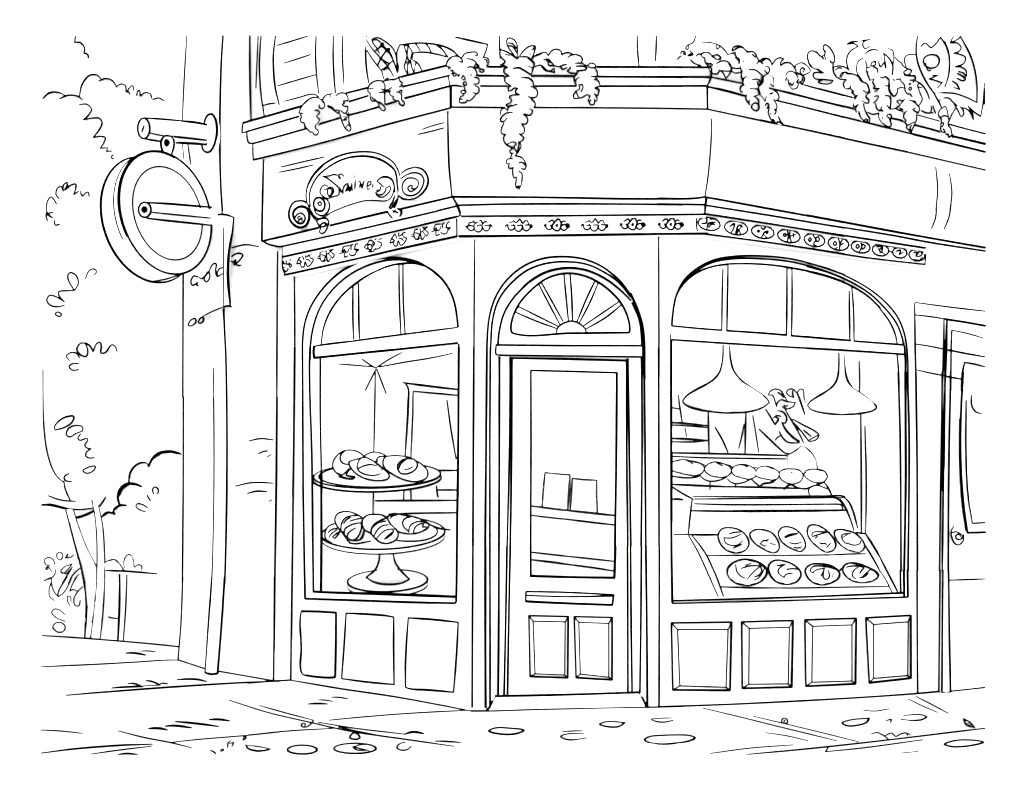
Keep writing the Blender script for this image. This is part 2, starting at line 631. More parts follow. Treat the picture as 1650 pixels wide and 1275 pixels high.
# cornice, fascia, moulding, frieze -------------------------------------------
b = MB()
b.slab(KL, poly('392,199 728,107 728,174 408,258 403,250 399,231 392,214'), .06)
b.slab(KC, poly('727,107 1141,109 1141,177 727,174'), .06)
b.slab(KR, poly('1141,109 1145,109 1660,248 1660,288 1141,177'), .06)
b.ink(KL, """
E 2.8- 50,612 250,555 440,500
E 2.4- 735,415 880,378
E 2.6- 1085,310 1400,232
E 2 50,612 46,640 42,678! 70,671
E 2- 70,671 420,569
E 2- 755,470 880,432
E 1.9- 1105,372 1250,338 1420,297
E 2.1 75,678 80,720 90,745 120,748
E 2.1- 120,748 250,712 470,650
E 2- 530,628 690,580
E 2- 755,560 850,535 955,505
E 2- 1000,490 1120,452
E 2.2- 1120,450 1425,367
E 2.2- 118,858 350,802 600,738 1000,625 1430,512
E 1.6 115,753 116,810 118,858
E 1.2 1412,300 1425,367
""")
b.ink(KC, """
K 2.2- 330,238 480,240
K 2.4- 1070,240 1400,241 1650,242
O 2.2- 0,290 345,292
K 2- 280,298 500,300
K 2.2- 640,300 930,301
K 2.4- 1080,304 1300,306 1650,308
O 2.2- 0,357 360,360
K 1.6 105,365 140,364 185,371
K 1.8- 290,367 490,368
K 2- 660,368 940,367
K 2.2- 1100,368 1650,368
O 2- 0,420 335,420
K 1.7- 110,508 460,510
K 1.8- 670,510 1100,512 1650,517
O 1.8- 0,573 340,579
K 3- 108,370 109,508
O 1.8 345,292 365,330 355,385 338,420
O 2- 338,425 340,579
""")
b.ink(KR, """
O 1.8 795,365 880,384
O 1.8 970,405 1120,446 1275,488
P 1.7- 0,440 120,471 238,503
P 1.7 670,618 830,663
P 1.7- 890,683 1010,716 1135,748
O 1.7 365,360 580,403
O 2.2 765,435 1000,494 1275,565
P 2.2- 0,520 250,580
P 1.9 480,640 560,655 600,672
P 2.4- 650,687 760,715 860,745
P 2.8- 925,767 1135,817
O 3 340,425 450,450 600,490
O 1.9- 815,520 1000,565 1275,635
P 1.7- 0,592 310,668
P 1.7- 310,668 640,750
P 2.6- 640,750 1135,872
O 1.7- 340,579 800,678
O 2.4- 700,655 1000,718 1275,778
P 2.2- 0,740 300,808 600,872
P 1.5- 600,872 1135,995
""")
b.slab(KL.off(-.06), poly('404,205 728,122 728,165 412,250'), .30)
b.slab(KC.off(-.06), poly('728,122 1141,124 1141,165 728,165'), .34)
b.slab(KR.off(-.06), poly('1141,124 1660,262 1660,280 1141,165'), .30)
shop.part('cornice', b)

b = MB()
b.slab(AL, poly('425,250 726,170 731,322 424,395'), .04)
b.slab(AC, poly('725,170 1141,170 1141,325 725,322'), .04)
b.slab(AR, poly('1141,170 1660,270 1660,425 1141,325'), .04)
b.ink(AL, """
E 1.9 187,850 184,1000 180,1238
A 1.9 1547,890 1541,1100 1537,1238
B 2.6- 1540,0 1537,200
E 2.4 1410,530 1413,700 1420,900 1438,1100
E 1.4 300,905 450,870 590,838
E 1.4 288,940 400,918 515,892
E 1.2 1237,655 1310,630 1385,610
E 1.4 1212,688 1300,668 1385,645
""")
b.ink(AC, "O 1.6 368,645 366,760 352,960 338,1080 322,1180")
b.ink(AR, """
P 1.4 797,975 806,1060 810,1130 797,1275
P 1.3 890,1020 902,1090 907,1160 893,1275
R 1.4 888,0 880,90 853,165
R 1.4 988,0 972,85 940,168
""")
shop.part('fascia', b)

b = MB()
b.slab(ML, poly('423,390 737,316 742,350 560,394 456,420 456,398 440,395'), .035)
b.slab(MC, poly('730,318 1140,319 1137,350 742,350'), .03)
b.slab(MR, poly('1137,318 1660,415 1660,430 1492,408 1492,404 1135,346'), .03)
b.ink(ML, """
E 2.4- 1015,1203 1200,1160 1440,1103
F 2.8- 465,125 700,67 950,8
F 2.4- 0,232 200,185 380,140
B 2.2- 1537,202 1650,174
B 1.8 1537,200 1580,222 1650,238
F 2.4- 85,382 700,245 1530,47
F 2- 0,285 30,294 60,297 85,294
F 1.9- 85,294 700,158 1375,0
E 1.9- 1345,1195 1475,1163
E 1.8 1440,1103 1470,1160 1485,1200 1490,1225 1470,1238
""")
b.ink(MC, """
K 2.4- 120,1103 800,1108 1250,1116 1650,1117
O 2.2- 0,1190 240,1190 322,1180
K 2.2- 155,1160 400,1153 900,1150 1650,1155
O 2- 0,1228 325,1233
L 2- 0,160 400,158 800,155 1640,147
O 2- 330,1180 325,1233
K 1.6 125,1110 155,1160 172,1220 158,1234
""")
b.ink(MR, """
Q 2.8 320,145 325,90 335,35
Q 2.2- 320,148 800,222 1275,300
R 2.2- 0,172 400,234 810,297
Q 2.4- 335,35 800,120 1275,207
R 2.6- 0,72 600,185 1220,295
Q 2- 330,90 800,165 1275,245
R 2- 0,118 600,213 820,255 1220,318
""")
shop.part('moulding', b)

fr = MB()
fr.slab(FL, poly('457,408 737,346 738,383 475,443 459,443 456,425'), .06)
fr.slab(FC, poly('736,344 1125,344 1125,378 736,384'), .06)
fr.slab(FR, poly('1125,344 1492,396 1492,428 1125,378'), .06)
fr.ink(FL, """
F 2.2- 95,533 180,515 500,443 800,375
F 2.8- 800,375 1100,305 1530,212
F 1.6 85,300 80,420 85,490 105,533
F 1.5- 1527,50 1530,210
""")
flow = [
"Y 1.3 75,830 100,800 150,790 195,825\nY 1.3 75,830 85,880 130,870 110,820\nY 1.2 130,895 180,860\nY 1.3* 165,900 190,885 215,905 185,940\nY 1.4 75,940 100,935\nY 1.6 80,970 110,1010 155,965 140,955",
"Y 1.4 290,885 330,800 380,745 415,820\nY 1.4 290,885 345,870 375,845 330,820\nY 1.4 350,885 375,935 415,930 425,850\nY 1.2 440,780 445,720 460,690\nY 1.4 460,770 545,710 555,715\nY 1.4 505,750 530,790 570,800 545,870 475,925 440,845\nY 1.4 445,815 490,810 520,850",
"Y 1.2 640,760 660,750\nY 1.2 635,785 670,800\nY 1.4 745,670 690,690 680,760 690,810 720,845 760,800 765,750 700,730\nY 1.4 780,660 790,740 815,850 850,800 855,785\nY 1.4 820,620 840,655 905,635! 800,720\nY 1.4 830,720 890,790! 920,735 870,690\nY 1.2 745,850 775,820",
"Y 1.4 1005,710 1060,690 1090,640 1110,690 1150,670 1165,620\nY 1.4 1040,670 1085,590 1170,580\nY 1.4 1085,690 1090,770 1150,745\nY 1.4 1200,650 1200,575 1230,560\nY 1.4 1160,710 1200,745 1270,720 1280,640 1240,640\nY 1.5 1310,545 1275,560 1265,640 1330,640 1300,670",
"Y 1.4 1475,545 1450,560 1415,610! 1470,640\nY 1.4* 1475,580 1510,555 1545,590 1530,645 1490,640\nY 1.4 1470,540 1510,490 1560,510 1590,540 1560,590\nY 1.4 1550,540 1580,580\nY 1.5 1480,680 1570,670 1600,620\nY 2.2 1600,480 1612,470\nF 1.4 850,320 885,310 905,270 870,255\nF 1.4 880,240 905,228"]
for f in flow:
    fr.ink(FL, f)
fr.ink(FL, flow[1], 641.7 - 491.7, 385.6 - 419.5)
fr.ink(FL, flow[2], 677.6 - 526.1, 375.9 - 411.3)
fr.ink(FL, flow[3], 710.6 - 563.0, 369.1 - 404.0)
fr.ink(FC, """
L 3- 0,293 400,290 800,285 1300,278
L 2.8- 1300,278 1650,275
Q 2.2- 0,287 300,283
L 1.2 1577,175 1576,220 1583,258
""")
v0 = "a 1.5 85,215 115,198 200,205\na 1.5 110,215 130,190 125,170 150,155 190,150\na 1.4 185,130 215,165 245,148\na 1.5 85,205 115,235 150,265 185,255 200,225 195,200 215,165\na 1.5 195,215 210,260 250,282 285,270 305,230 305,195 240,198 245,208\na 1.5 268,135 290,125 310,172 350,140 372,155\na 1.5 310,215 325,250 355,268 390,255 408,220 400,195 340,195\na 1.4 400,195 410,178 442,215"
v1 = "a 1.5 612,212 635,182 655,190\na 1.5 665,155 710,148\na 1.5 645,195 655,240 690,258 725,240 740,205 720,180\na 1.5 685,198 730,195\na 1.5 715,125 755,160 805,112 845,170 870,135 905,135 922,180\na 1.6 735,215 750,255 790,275 825,255 840,210 835,195 770,195\na 1.5 845,195 850,240 890,268 930,245 945,195 875,190\na 1.5 930,185 965,190 965,222 940,225"
v2 = "a 1.4 1125,210 1145,172\na 1.5 1160,185 1150,215 1175,245 1205,250 1230,225 1205,188\na 1.5 1180,155 1240,125 1260,160 1235,190 1205,190\na 1.6* 1260,160 1320,112 1355,165 1345,215 1325,260 1290,265 1245,235 1235,200\na 1.5 1305,215 1285,195 1300,178 1315,195\na 1.5 1355,165 1385,135 1415,148\na 1.5* 1345,215 1365,250 1395,260 1430,235 1435,195 1400,180\na 1.5* 1415,185 1445,172 1465,210 1440,225"
fr.ink(FC, v0); fr.ink(FC, v1); fr.ink(FC, v2)
fr.ink(FC, v1, 121.9, -0.5); fr.ink(FC, v2, 122, -1.6); fr.ink(FC, v2, 183.6, -1.8)
fr.ink(FR, """
Q 2- 300,283 800,350 1275,422
R 1.8- 0,298 400,362 810,410
R 1.4 818,258 814,340 808,410
""")
for x, y, rx, ry in [(1142.4, 361, 18, 10.5), (1185.9, 367.6, 19, 11), (1228.7, 374, 18.5, 10.5), (1270.8, 380.6, 18.5, 10.5), (1312, 387.2, 17, 10.5),
                     (1350.6, 393, 17, 10.5), (1386.4, 398.2, 15.5, 9.7), (1418.4, 403.4, 13.5, 9.3), (1449.4, 407.6, 11.8, 8.6), (1477, 411.6, 13, 9.3)]:
    fr.oval(FR, x, y, rx, ry, 1.7, 10)
fr.ink(FR, """
Q 1.8 300,215 330,210 335,185 320,168
Q 1.8 335,250 345,215 395,205
Q 1.6 350,240 365,220 390,222
Q 1.4 355,180 365,190
Q 1.4 368,180 378,186
Q 1.6 490,235 525,215 520,240 500,280
Q 1.6 530,280 555,225 580,240
Q 1.6 555,260 575,225
Q 1.6 540,290 550,255 565,285
Q 1.5* 680,265 690,258 695,270 685,275
Q 1.8 705,240 720,255 740,235
Q 1.6 735,270 755,265 745,285 735,270 710,305
Q 1.6 725,290 745,310
Q 1.8* 858,293 868,282 878,293 868,304
Q 1.6 885,258 892,300 885,340
Q 1.6 905,262 902,300 915,345
Q 1.6 910,300 945,290
Q 1.6 925,280 930,310
Q 1.5* 1030,325 1042,312 1050,325 1038,338
Q 1.6 1060,290 1080,330 1065,355 1090,370
Q 1.5* 1080,318 1095,305 1105,325 1090,340
R 1.6* 180,268 192,252 204,268 192,280
R 1.6 215,232 225,270 222,310
R 1.6 245,235 225,275 250,265
R 1.3 195,298 210,293
R 1.6* 335,288 348,272 358,288 346,300
R 1.6 370,262 375,290 360,320
R 1.6 375,268 400,285 380,308
R 1.6 475,290 520,285 495,315 530,335
R 1.6 490,300 505,330 520,300
R 1.4 550,283 600,292
R 1.5 610,320 640,312 630,345
R 1.5 630,345 660,325
R 1.4 565,315 590,335
R 1.5 730,330 750,325 745,355
R 1.5 750,350 775,315 785,345 755,358
R 1.4 735,375 770,380 790,360
""")
shop.part('frieze', fr)

# upper storey ------------------------------------------------------------------
b = MB()
b.slab(UL, poly('380,-60 728,-60 728,190 380,246'), .06)
b.slab(UC, poly('728,-60 1141,-60 1141,190 728,190'), .12)
b.slab(UR, poly('1141,-60 1660,-60 1660,330 1141,190'), .12)
b.ink(UL, """
E 2.4 95,35 97,300 103,590
E 1.1 150,35 143,200 135,380
E 1.6 710,35 711,180 720,350
E 2.4 870,35 865,150 872,260 885,345
E 2 650,35 650,200 657,330 665,430
""")
b.ink(UC, """
K 2 140,42 250,67 355,90
K 1.2 355,90 340,140 323,180
K 1.7 433,35 433,110 437,185
K 1.7 1348,35 1350,130 1360,232
K 1.5 1475,35 1473,120 1468,200
""")
shop.part('upper_wall', b)
b = MB(); b.slab(UL.off(.04), poly('421,20 513,20 516,170 427,200 419,130'), .05)
b.ink(UL.off(.04), """
E 2.2 170,35 162,150 160,250 170,420 190,560
E 2.4 265,35 253,150 252,220 265,380 290,490
E 1.3 275,97 400,60 480,35
E 1.4 320,215 410,187 500,157
E 1.4 280,365 400,330 530,292
E 1.6 178,498 220,486 265,480
E 1.2 325,468 430,440 500,421 530,424 552,440
E 2 535,35 532,150 538,280 552,415
""")
shop.part('shutter', b)

# left display window -----------------------------------------------------------
win = MB(METAL)
win.slab(WL.off(.012), LOUT, .03, [LIN])
win.ink(WL.off(.014), """
F 2.2- 247,1238 250,1050 275,900 330,770 430,630 560,510 700,430
F 3 560,510 700,430 830,398 950,390 1080,398 1200,425 1330,495
F 3 1150,408 1230,440 1330,500 1430,597 1500,735 1535,930 1547,1238
F 2- 310,1238 315,1100 345,930 400,790 500,650 640,530 800,450 950,412 1050,408 1150,418
F 2.2 402,1105 420,980 470,850 560,720 680,610 820,520 960,460
F 2.6 800,528 960,460 1080,437 1180,438 1290,470
G 2.2- 247,0 250,700 253,1238
H 2.4- 237,0 245,500 253,897
G 2.2- 310,0 305,150 325,900 330,1238
H 2.4- 310,0 314,500 318,840
G 2- 395,90 395,600 403,1000
G 3 403,1000 405,1130 406,1238
H 3.2- 380,0 381,500 378,835
G 2.8- 1545,0 1542,600 1537,1238
H 2.8- 1447,0 1442,300 1437,800 1434,920
H 2.8- 318,842 500,850 700,855
H 3.4- 600,853 900,862 1430,882
H 2.4- 253,897 600,908 800,915 1400,932! 1425,930 1434,918
H 2.8 800,915 1100,925 1400,932
""")
w0 = shop.part('display_window', win)
b = MB(METAL); b.slab(WL.off(.03), poly('345,1125 400,1115 700,1078 1540,967 1540,1102 700,1185 345,1222', 'F'), .06)
b.ink(WL.off(.032), """
F 2 345,1125 400,1115 700,1078
F 2 600,1091 900,1050 1535,968
F 3.2- 345,1222 700,1185 1000,1155
F 2.4- 1000,1155 1535,1098
F 3.4- 345,1125 340,1170 345,1222
""")
shop.part('transom', b, w0)
for P, k in (('664,600 713,560 720,1076 668,1082', "F 2.2 665,625 665,850 670,1065\nF 2.2 712,605 714,850 719,1060"), ('1046,450 1081,430 1100,1024 1062,1028', "F 2 1047,455 1052,750 1063,1015\nF 2 1080,445 1084,750 1098,1012")):
    b = MB(METAL); b.slab(WL.off(.005), poly(P, 'F'), .04); b.ink(WL.off(.007), k)
    shop.part('mullion', b, w0)
b = MB(GLASS); b.slab(WL.off(-.012), LIN, .006); shop.part('pane', b, w0)

for pg, ink in (('355,62 585,70 578,503 362,485', "J 2.4- 357,62 460,64 585,71! 584,280 579,500! 540,503 450,497 385,488\nJ 2.6 385,489 362,480 355,300 353,70 357,62"),
                ('652,75 968,100 970,550 622,510', "J 2.4 652,75 800,82 920,92 968,101! 968,320 971,549! 800,533 622,510! 640,280 652,75"),
                ('1065,107 1397,135 1367,600 1047,573', "J 2.4 1065,106 1250,119 1397,136! 1385,360 1366,600! 1200,585 1075,577 1047,568! 1047,420 1055,250 1065,106")):
    b = MB(); b.slab(WL.off(.015), poly(pg, 'J'), .02); b.ink(WL.off(.016), ink)
    shop.part('wainscot_panel', b)

# right display window -------------------------------------------------------------
win = MB(METAL)
win.slab(WR.off(.012), ROUT, .03, [RIN])
win.ink(WR.off(.014), """
Q 2.2- 90,1275 92,1000 100,850 125,710 180,600 270,520 390,462 520,440 650,435 900,455 1100,505 1275,565
R 1.8- 0,398 150,440 300,505 430,580 540,670 620,770 665,880 685,1000 693,1275
Q 2 180,620 260,540 380,478 500,457 620,453 900,475 1100,525 1275,588
R 2.2- 0,422 150,465 300,530 430,610 530,705 605,800 645,890 668,1000 672,1275
Q 2.6 110,780 130,700 190,610 290,540 420,500 600,490 800,502 1000,535 1150,570 1275,612
R 2.6- 0,455 150,495 300,555 420,630 500,705
R 2.2 480,685 570,810 605,890 618,950
R 1.8 618,1030 628,1150 633,1275
U 2.2- 665,0 675,300 680,600 683,1275
U 2.8- 710,0 713,500 713,700 703,1275
U 2.2- 725,0 735,400 735,650 728,1275
V 2- 1193,-64 1195,48
V 2.6- 1210,-64 1212,62
V 2.4- 1228,-64 1230,65
S 2.8- 90,0 90,600 92,1275
T 2.6- 103,0 103,700 109,1138
V 2.2- 72,86 400,77 800,64 1210,47
V 1.6- 72,99 700,83 1230,68
""")
w0 = shop.part('display_window', win)
b = MB(METAL); b.slab(WR.off(.03), poly('1082.5,525 1163,532 1267,541 1455,556 1456,571 1360,566 1082.5,548'), .06)
b.ink(WR.off(.032), """
Q 1.6- 97,915 250,930 435,945
Q 2.2- 470,948 700,963 880,978
Q 2.4- 912,982 1275,1012
R 2.4- 0,905 298,931
R 2.2- 322,934 660,960
Q 2- 97,1010 600,1043 1275,1082
R 2.4- 0,983 300,1000 660,1025
""")
shop.part('transom', b, w0)
for P, k in (('Q 438,470 482,470 473,955 437,952', "Q 1.9 445,525 440,700 437,946\nQ 2.4 480,505 476,700 472,949"), ('Q 882,480 918,480 914,988 880,984', "Q 2.2 883,525 882,750 880,990\nQ 2 918,530 918,750 915,982"),
             ('R 291,555 312,555 322,940 296,938', "R 2.2 290,592 291,750 294,932\nR 2 307,568 315,650 320,750 323,933")):
    t, P = P.split(None, 1)
    b = MB(METAL); b.slab(WR.off(.005), poly(P, t), .04); b.ink(WR.off(.007), k)
    shop.part('mullion', b, w0)
b = MB(GLASS); b.slab(WR.off(-.012), RIN, .006); shop.part('pane', b, w0)

def raised_panel(sf, tile, o, i, name='wainscot_panel', par=None, w=2.2):
    O, I = pts(tile, o), pts(tile, i)
    b = MB()
    b.slab(sf.off(.012), [p[:2] for p in O], .02)
    b.slab(sf.off(.022), [p[:2] for p in I], .012)
    s = sf.off(.023)
    for k in range(4):
        a, c = O[k][:2], O[(k + 1) % 4][:2]
        b.line(s, spline([a + (0,), c + (0,)])[0], w * .85 + (.5 if k in (1, 2) else 0), False)
        a2, c2 = I[k][:2], I[(k + 1) % 4][:2]
        b.line(s, spline([a2 + (0,), c2 + (0,)])[0], w * .4, False)
        b.line(s, [a, a2], w * .4, False)
    return shop.part(name, b, par)

raised_panel(WR, 'V', '66,195 362,191 355,527 73,525', '97,228 345,228 335,512 108,505')
raised_panel(WR, 'V', '412,190 665,183 658,511 415,517', '450,222 647,217 641,495 447,497')
raised_panel(WR, 'V', '723,180 976,172 972,495 728,507', '762,212 955,205 955,481 758,487')
raised_panel(WR, 'V', '1023,170 1245,158 1245,467 1040,490', '1062,203 1232,190 1229,454 1062,468')

# entrance -----------------------------------------------------------------------------
b = MB(METAL)
DIN = arc('L', '257,1238! 257,1015 265,930 300,800 370,690 460,600 580,530 720,503 850,520 970,575 1070,650 1140,720 1190,840 1212,960 1213,1238!') + [(1031, 1116), (1044, 1152), (782, 1157), (797, 1122)]
b.slab(WC.off(.012), DOUT, .14, [DIN])
b.ink(WC.off(.014), """
L 2.2- 183,1238 185,1000 200,830 240,700 310,590 430,490 560,440 700,428 830,445 950,495 1050,570
L 2.2 1000,528 1050,570 1130,670 1175,760
L 2.2- 205,1238 210,1000 225,830 265,710 340,610 450,520 570,475 710,462 850,480 960,530 1060,600 1140,695
L 2.4- 257,1015 265,930 300,800 370,690 460,600
L 3.2 370,690 460,600 580,530 720,503 850,520 970,575 1070,650 1140,720
L 2.6- 1140,672 1190,790 1220,900 1232,1238
L 2.6- 1150,735 1195,840 1212,960 1213,1238
M 2.6- 98,0 93,600 87,1275
N 3- 88,0 88,600 90,1060
M 2- 120,0 117,600 117,1275
N 2.2- 117,0 118,600 118,1035
M 2.2- 1090,0 1094,600 1088,1275
N 2.2- 1090,0 1086,500 1080,943
M 2.2- 1107,0 1112,500 1118,1275
N 2.4- 1118,0 1124,500 1128,1040
""")
da = shop.part('door_surround', b)
RC = WC.off(-.05)
b = MB(METAL)
FAN = loop('L', '350,935! 343,905 360,820 400,740 480,650 580,575 700,540 800,548 900,585 1000,655 1080,745 1125,850 1133,925 1128,933! 740,935')
b.slab(RC, loop('L', '250,1020! 262,930 300,800 370,690 460,600 580,530 720,500 850,518 970,573 1070,648 1140,720 1190,840 1215,960 1216,1020!'), .06, [FAN])
b.ink(RC, """
L 2.4- 350,935 343,905 360,820 400,740 480,650 580,575 700,540 800,548 900,585 1000,655 1080,745 1125,850 1133,920 1130,933
L 2.4- 1130,933 740,937 358,937 348,930
""")
fl = shop.part('fanlight', b)
b = MB(METAL)
b.slab(RC.off(-.01), loop('L', '645,938! 655,900 700,868 750,857 805,878 838,910 845,938!'), .03)
b.ink(RC.off(-.008), "L 1.8 645,932 655,900 700,868 750,857 805,878 838,910 845,932")
shop.part('hub', b, fl)
for q, k in (('395,760 655,890 650,907 376,800', "L 2 395,760 655,890\nL 1.9 378,800 520,860 650,907"), ('528,612 545,597 690,858 668,878', "L 2 528,612 600,750 668,878\nL 2 545,597 690,858"),
             ('693,540 740,540 755,855 725,855', "L 2 695,545 710,700 725,853\nL 2.2 737,543 748,700 753,855"), ('903,582 928,598 800,867 782,862', "L 2.2 903,585 840,720 783,860\nL 1.8 925,600 870,730 800,865"),
             ('1067,722 1083,748 845,910 828,888', "L 2 1065,725 830,885\nL 2 1080,748 970,835 845,908")):
    b = MB(METAL); b.slab(RC.off(-.015), poly(q, 'L'), .03); b.ink(RC.off(-.013), k); shop.part('spoke', b, fl)
b = MB(GLASS); b.slab(RC.off(-.03), FAN, .006); shop.part('pane', b, fl)
b = MB(METAL); b.slab(WC.off(.03), poly('245,1015 1212,1020 1212,1095 265,1083 248,1078', 'L'), .1)
b.ink(WC.off(.031), "L 2.2- 245,1015 700,1019 1210,1020\nL 2 245,1015 246,1078 265,1083\nL 2- 265,1083 700,1088 1210,1095")
shop.part('lintel', b)

GLS = poly('380,148 932,163 918,1480 378,1468', 'M')
door = MB(METAL)
door.slab(RC, [(802, 572), (1034, 574), (1032, 1130), (803, 1130)], .05, [GLS])
door.ink(RC, """
M 2.6- 178,50 178,600 175,1275
N 2.6- 175,0 174,500 170,965
M 1.8- 247,55 243,600 228,1275
M 2.2- 258,60 258,600 248,1275
N 2.2- 227,0 218,500 208,962
N 2.2- 248,0 238,500 230,962
M 2.2- 995,85 994,500 1002,1275
M 2.2- 1003,65 1010,500 1022,1275
N 2.2- 1000,0 1002,500 1003,940
N 2.2- 1020,0 1024,500 1030,940
M 2.4- 258,68 600,75 990,85
M 1.6- 1003,62 995,85
M 2- 380,148 650,155 932,163
M 2.2- 380,148 381,600 378,1275
M 2.8- 932,163 928,700 920,1275
N 2.2- 378,0 379,192
N 3.4- 922,0 920,100 916,205
N 3.2- 378,192 650,200 918,204
""")
dr = shop.part('door', door)
b = MB(GLASS); b.slab(RC.off(-.025), GLS, .006); shop.part('pane', b, dr)
b = MB(METAL); b.slab(RC.off(.02), poly('348,290 912,310 903,380 347,357', 'N'), .02)
b.ink(RC.off(.021), "N 1.6- 348,292 600,297 912,312\nN 1.6- 350,317 600,325 910,321\nN 3- 347,355 600,367 903,378\nN 1.6- 348,292 347,355\nN 2.2- 912,312 903,378")
shop.part('letterbox', b, dr)
raised_panel(RC, 'N', '367,447 620,452 617,846 375,838', '395,483 600,487 597,828 407,820', 'door_panel', dr, 1.9)
raised_panel(RC, 'N', '658,453 902,458 901,859 670,845', '688,490 880,497 880,842 698,822', 'door_panel', dr, 1.9)
# doorstep: a real block in front of the door
t0, t1 = [RC.off(.005)(x, y) for x, y in pts('N', '147,968 1080,943') and [p[:2] for p in pts('N', '147,968 1080,943')]]
g0, g1 = [G(*p[:2]) for p in pts('N', '100,1059 1125,1041')]
zt = (t0.z + t1.z) / 2
b = MB(PAVING)
V = [Vector((t0.x, 6.488, t0.z)), Vector((t1.x, 6.488, t1.z)), g1 + Vector((0, -.005, 0)), g0 + Vector((0, -.005, 0))]
V2 = [Vector((v.x, max(v.y, 6.488), -.01)) for v in V]
b.add(V + [Vector((g0.x, 6.7, -.01)), Vector((g1.x, 6.7, -.01)), Vector((t1.x, 6.7, t1.z)), Vector((t0.x, 6.7, t0.z))],
      [(0, 3, 2, 1), (7, 6, 1, 0)[::-1], (3, 4, 5, 2), (0, 7, 4, 3), (1, 2, 5, 6), (4, 7, 6, 5)])
ST = Plane(V[0], (V[1] - V[0]).cross(V[3] - V[0]))
b.ink(ST, "N 2.8- 147,968 600,958 1080,943\nN 2.4- 147,968 118,1030 100,1058\nN 2.2- 95,1055 115,1040 120,1028\nN 2.6- 1080,943 1103,992 1125,1040")
shop.part('doorstep', b)

# the room behind the glass -----------------------------------------------------------
BW = front(15.0)
b = MB(ROOM)
b.slab(BW, poly('400,330 1640,330 1640,1060 400,1060'), .1)
b.ink(BW, """
G 1.3 857,168 950,108 1070,42
G 1.5 880,163 1100,122 1300,90 1490,50
G 1.8 862,180 900,280 940,385
G 1.5 850,195 845,500 837,870
H 1.1 782,55 780,230
""")
b.ink(BW, """
G 1.4 545,138 700,150 830,161
G 1.4 740,98 800,140 852,172
G 1.7 853,185 810,270 765,362
""")
shop.part('room_wall', b)
b = MB(METAL); b.sweep([EYE + ray(1078, 537) * 7.2, EYE + ray(1460, 564) * 7.38], [.010, .010], 8)
shop.part('lamp_rail', b)
shop.done()
# ------------------------------------------------------------------ round sign on its pole
def P3(px, py, D):
    return EYE + ray(px, py) * D

sg = Thing('hanging_sign', 'round blank drum sign hanging from a pole on the side wall', 'sign')
b = MB(METAL)
pe, pw = P3(231, 207, 7.45), P3(337, 217, 7.85)
b.sweep([pe, pw], [.074, .070], 24)
PF = upright(232, 7.44, 340, 7.84).off(.076)
b.ink(PF, """
A 2 755,620 850,627 1008,640
A 2.8 1000,641 1100,652 1178,668
A 2.2 755,760 800,768 865,776
A 2.8 950,785 1060,790 1165,797
A 1.4 790,720 830,730 890,740
A 2.6 890,740 1000,750 1178,770
A 2 735,715 740,700 750,672
A 3.4 1178,668 1192,690 1188,740 1178,785 1160,798
""")
b.oval(front(7.37), 231.8, 207.3, 9.8, 16.8, 2.0); b.oval(front(7.37), 231.8, 207.3, 9.8, 16.8, 2.4, 0, -60, 90)
sg.part('pole', b)
b = MB(METAL)
wp = [(340 + 10.5 * math.cos(a * math.pi / 20), 215 + 31 * math.sin(a * math.pi / 20)) for a in range(40)]
WP = SW.off(.10)
b.slab(WP, wp, .02)
b.ink(WP, "A 3 1152,660 1165,620 1185,597 1205,595 1225,620 1238,680 1235,750 1215,815 1190,845 1165,848 1145,830 1137,800")
sg.part('wall_plate', b)
b = MB(METAL)
HP = front(7.36)
b.slab(HP, loop('A', '880,740 945,745 952,790 935,862 885,862 865,800'), .03)
b.ink(HP.off(.004), "A 2.2 885,740 865,775 868,820 887,860\nA 1.6 880,740 905,738 930,742\nA 2.2 935,745 950,770 950,810 935,862")
b.slab(HP.off(.006), loop('A', '882,775 895,757 915,762 924,780 915,800 902,812 885,800'), .008, m=1)
sg.part('hanger', b)

C0 = P3(269.5, 344, 7.30); R0 = 96.5 * 7.3 / F
yaw = math.radians(62)
u = Vector((math.cos(yaw), math.sin(yaw), 0)); nn = Vector((math.sin(yaw), -math.cos(yaw), 0)); zz = Vector((0, 0, 1))
sh = P3(242, 351, 7.30) - C0
back = nn * -.19
back = back + Vector((sh.x - (back.x - back.y * C0.x / C0.y), 0, sh.z))     # rear rim drawn a little lower and to the side
def circ(c, r, n=72, a0=0, a1=360):
    return [c + (u * math.cos(math.radians(a0 + (a1 - a0) * k / n)) + zz * math.sin(math.radians(a0 + (a1 - a0) * k / n))) * r for k in range(n + 1)]
def pen3(b, Q, w):
    b.sweep(Q, [0.5 * (w * .95 + WADD) * q.y / F for q in Q], 6, 1)
b = MB(METAL)
f0, f1 = circ(C0, R0)[:-1], circ(C0 + back, R0 * 1.018)[:-1]
n = len(f0)
b.add(f0 + f1, [(k, (k + 1) % n, n + (k + 1) % n, n + k) for k in range(n)] + [tuple(range(n))[::-1], tuple(range(n, 2 * n))], 0)
pen3(b, circ(C0 + nn * .004, R0), 2.2)
pen3(b, circ(C0 + nn * .003 + u * -.012, R0 * .99, 40, 80, 215), 2.6)
pen3(b, circ(C0 + back * .97, R0 * 1.026), 3.6)
pen3(b, circ(C0 + back * .28, R0 * 1.005, 40, 100, 215), 1.6)
pen3(b, circ(C0 + nn * .005 + u * .01, R0 * .76), 1.1)
for sgn in (1,):
    pen3(b, [C0 + zz * R0 * .998 + u * .0, C0 + back * .5 + zz * R0 * 1.015 - u * .03, C0 + back + zz * R0 * 1.02 - u * .05], 3.2)
a1 = math.radians(-72)
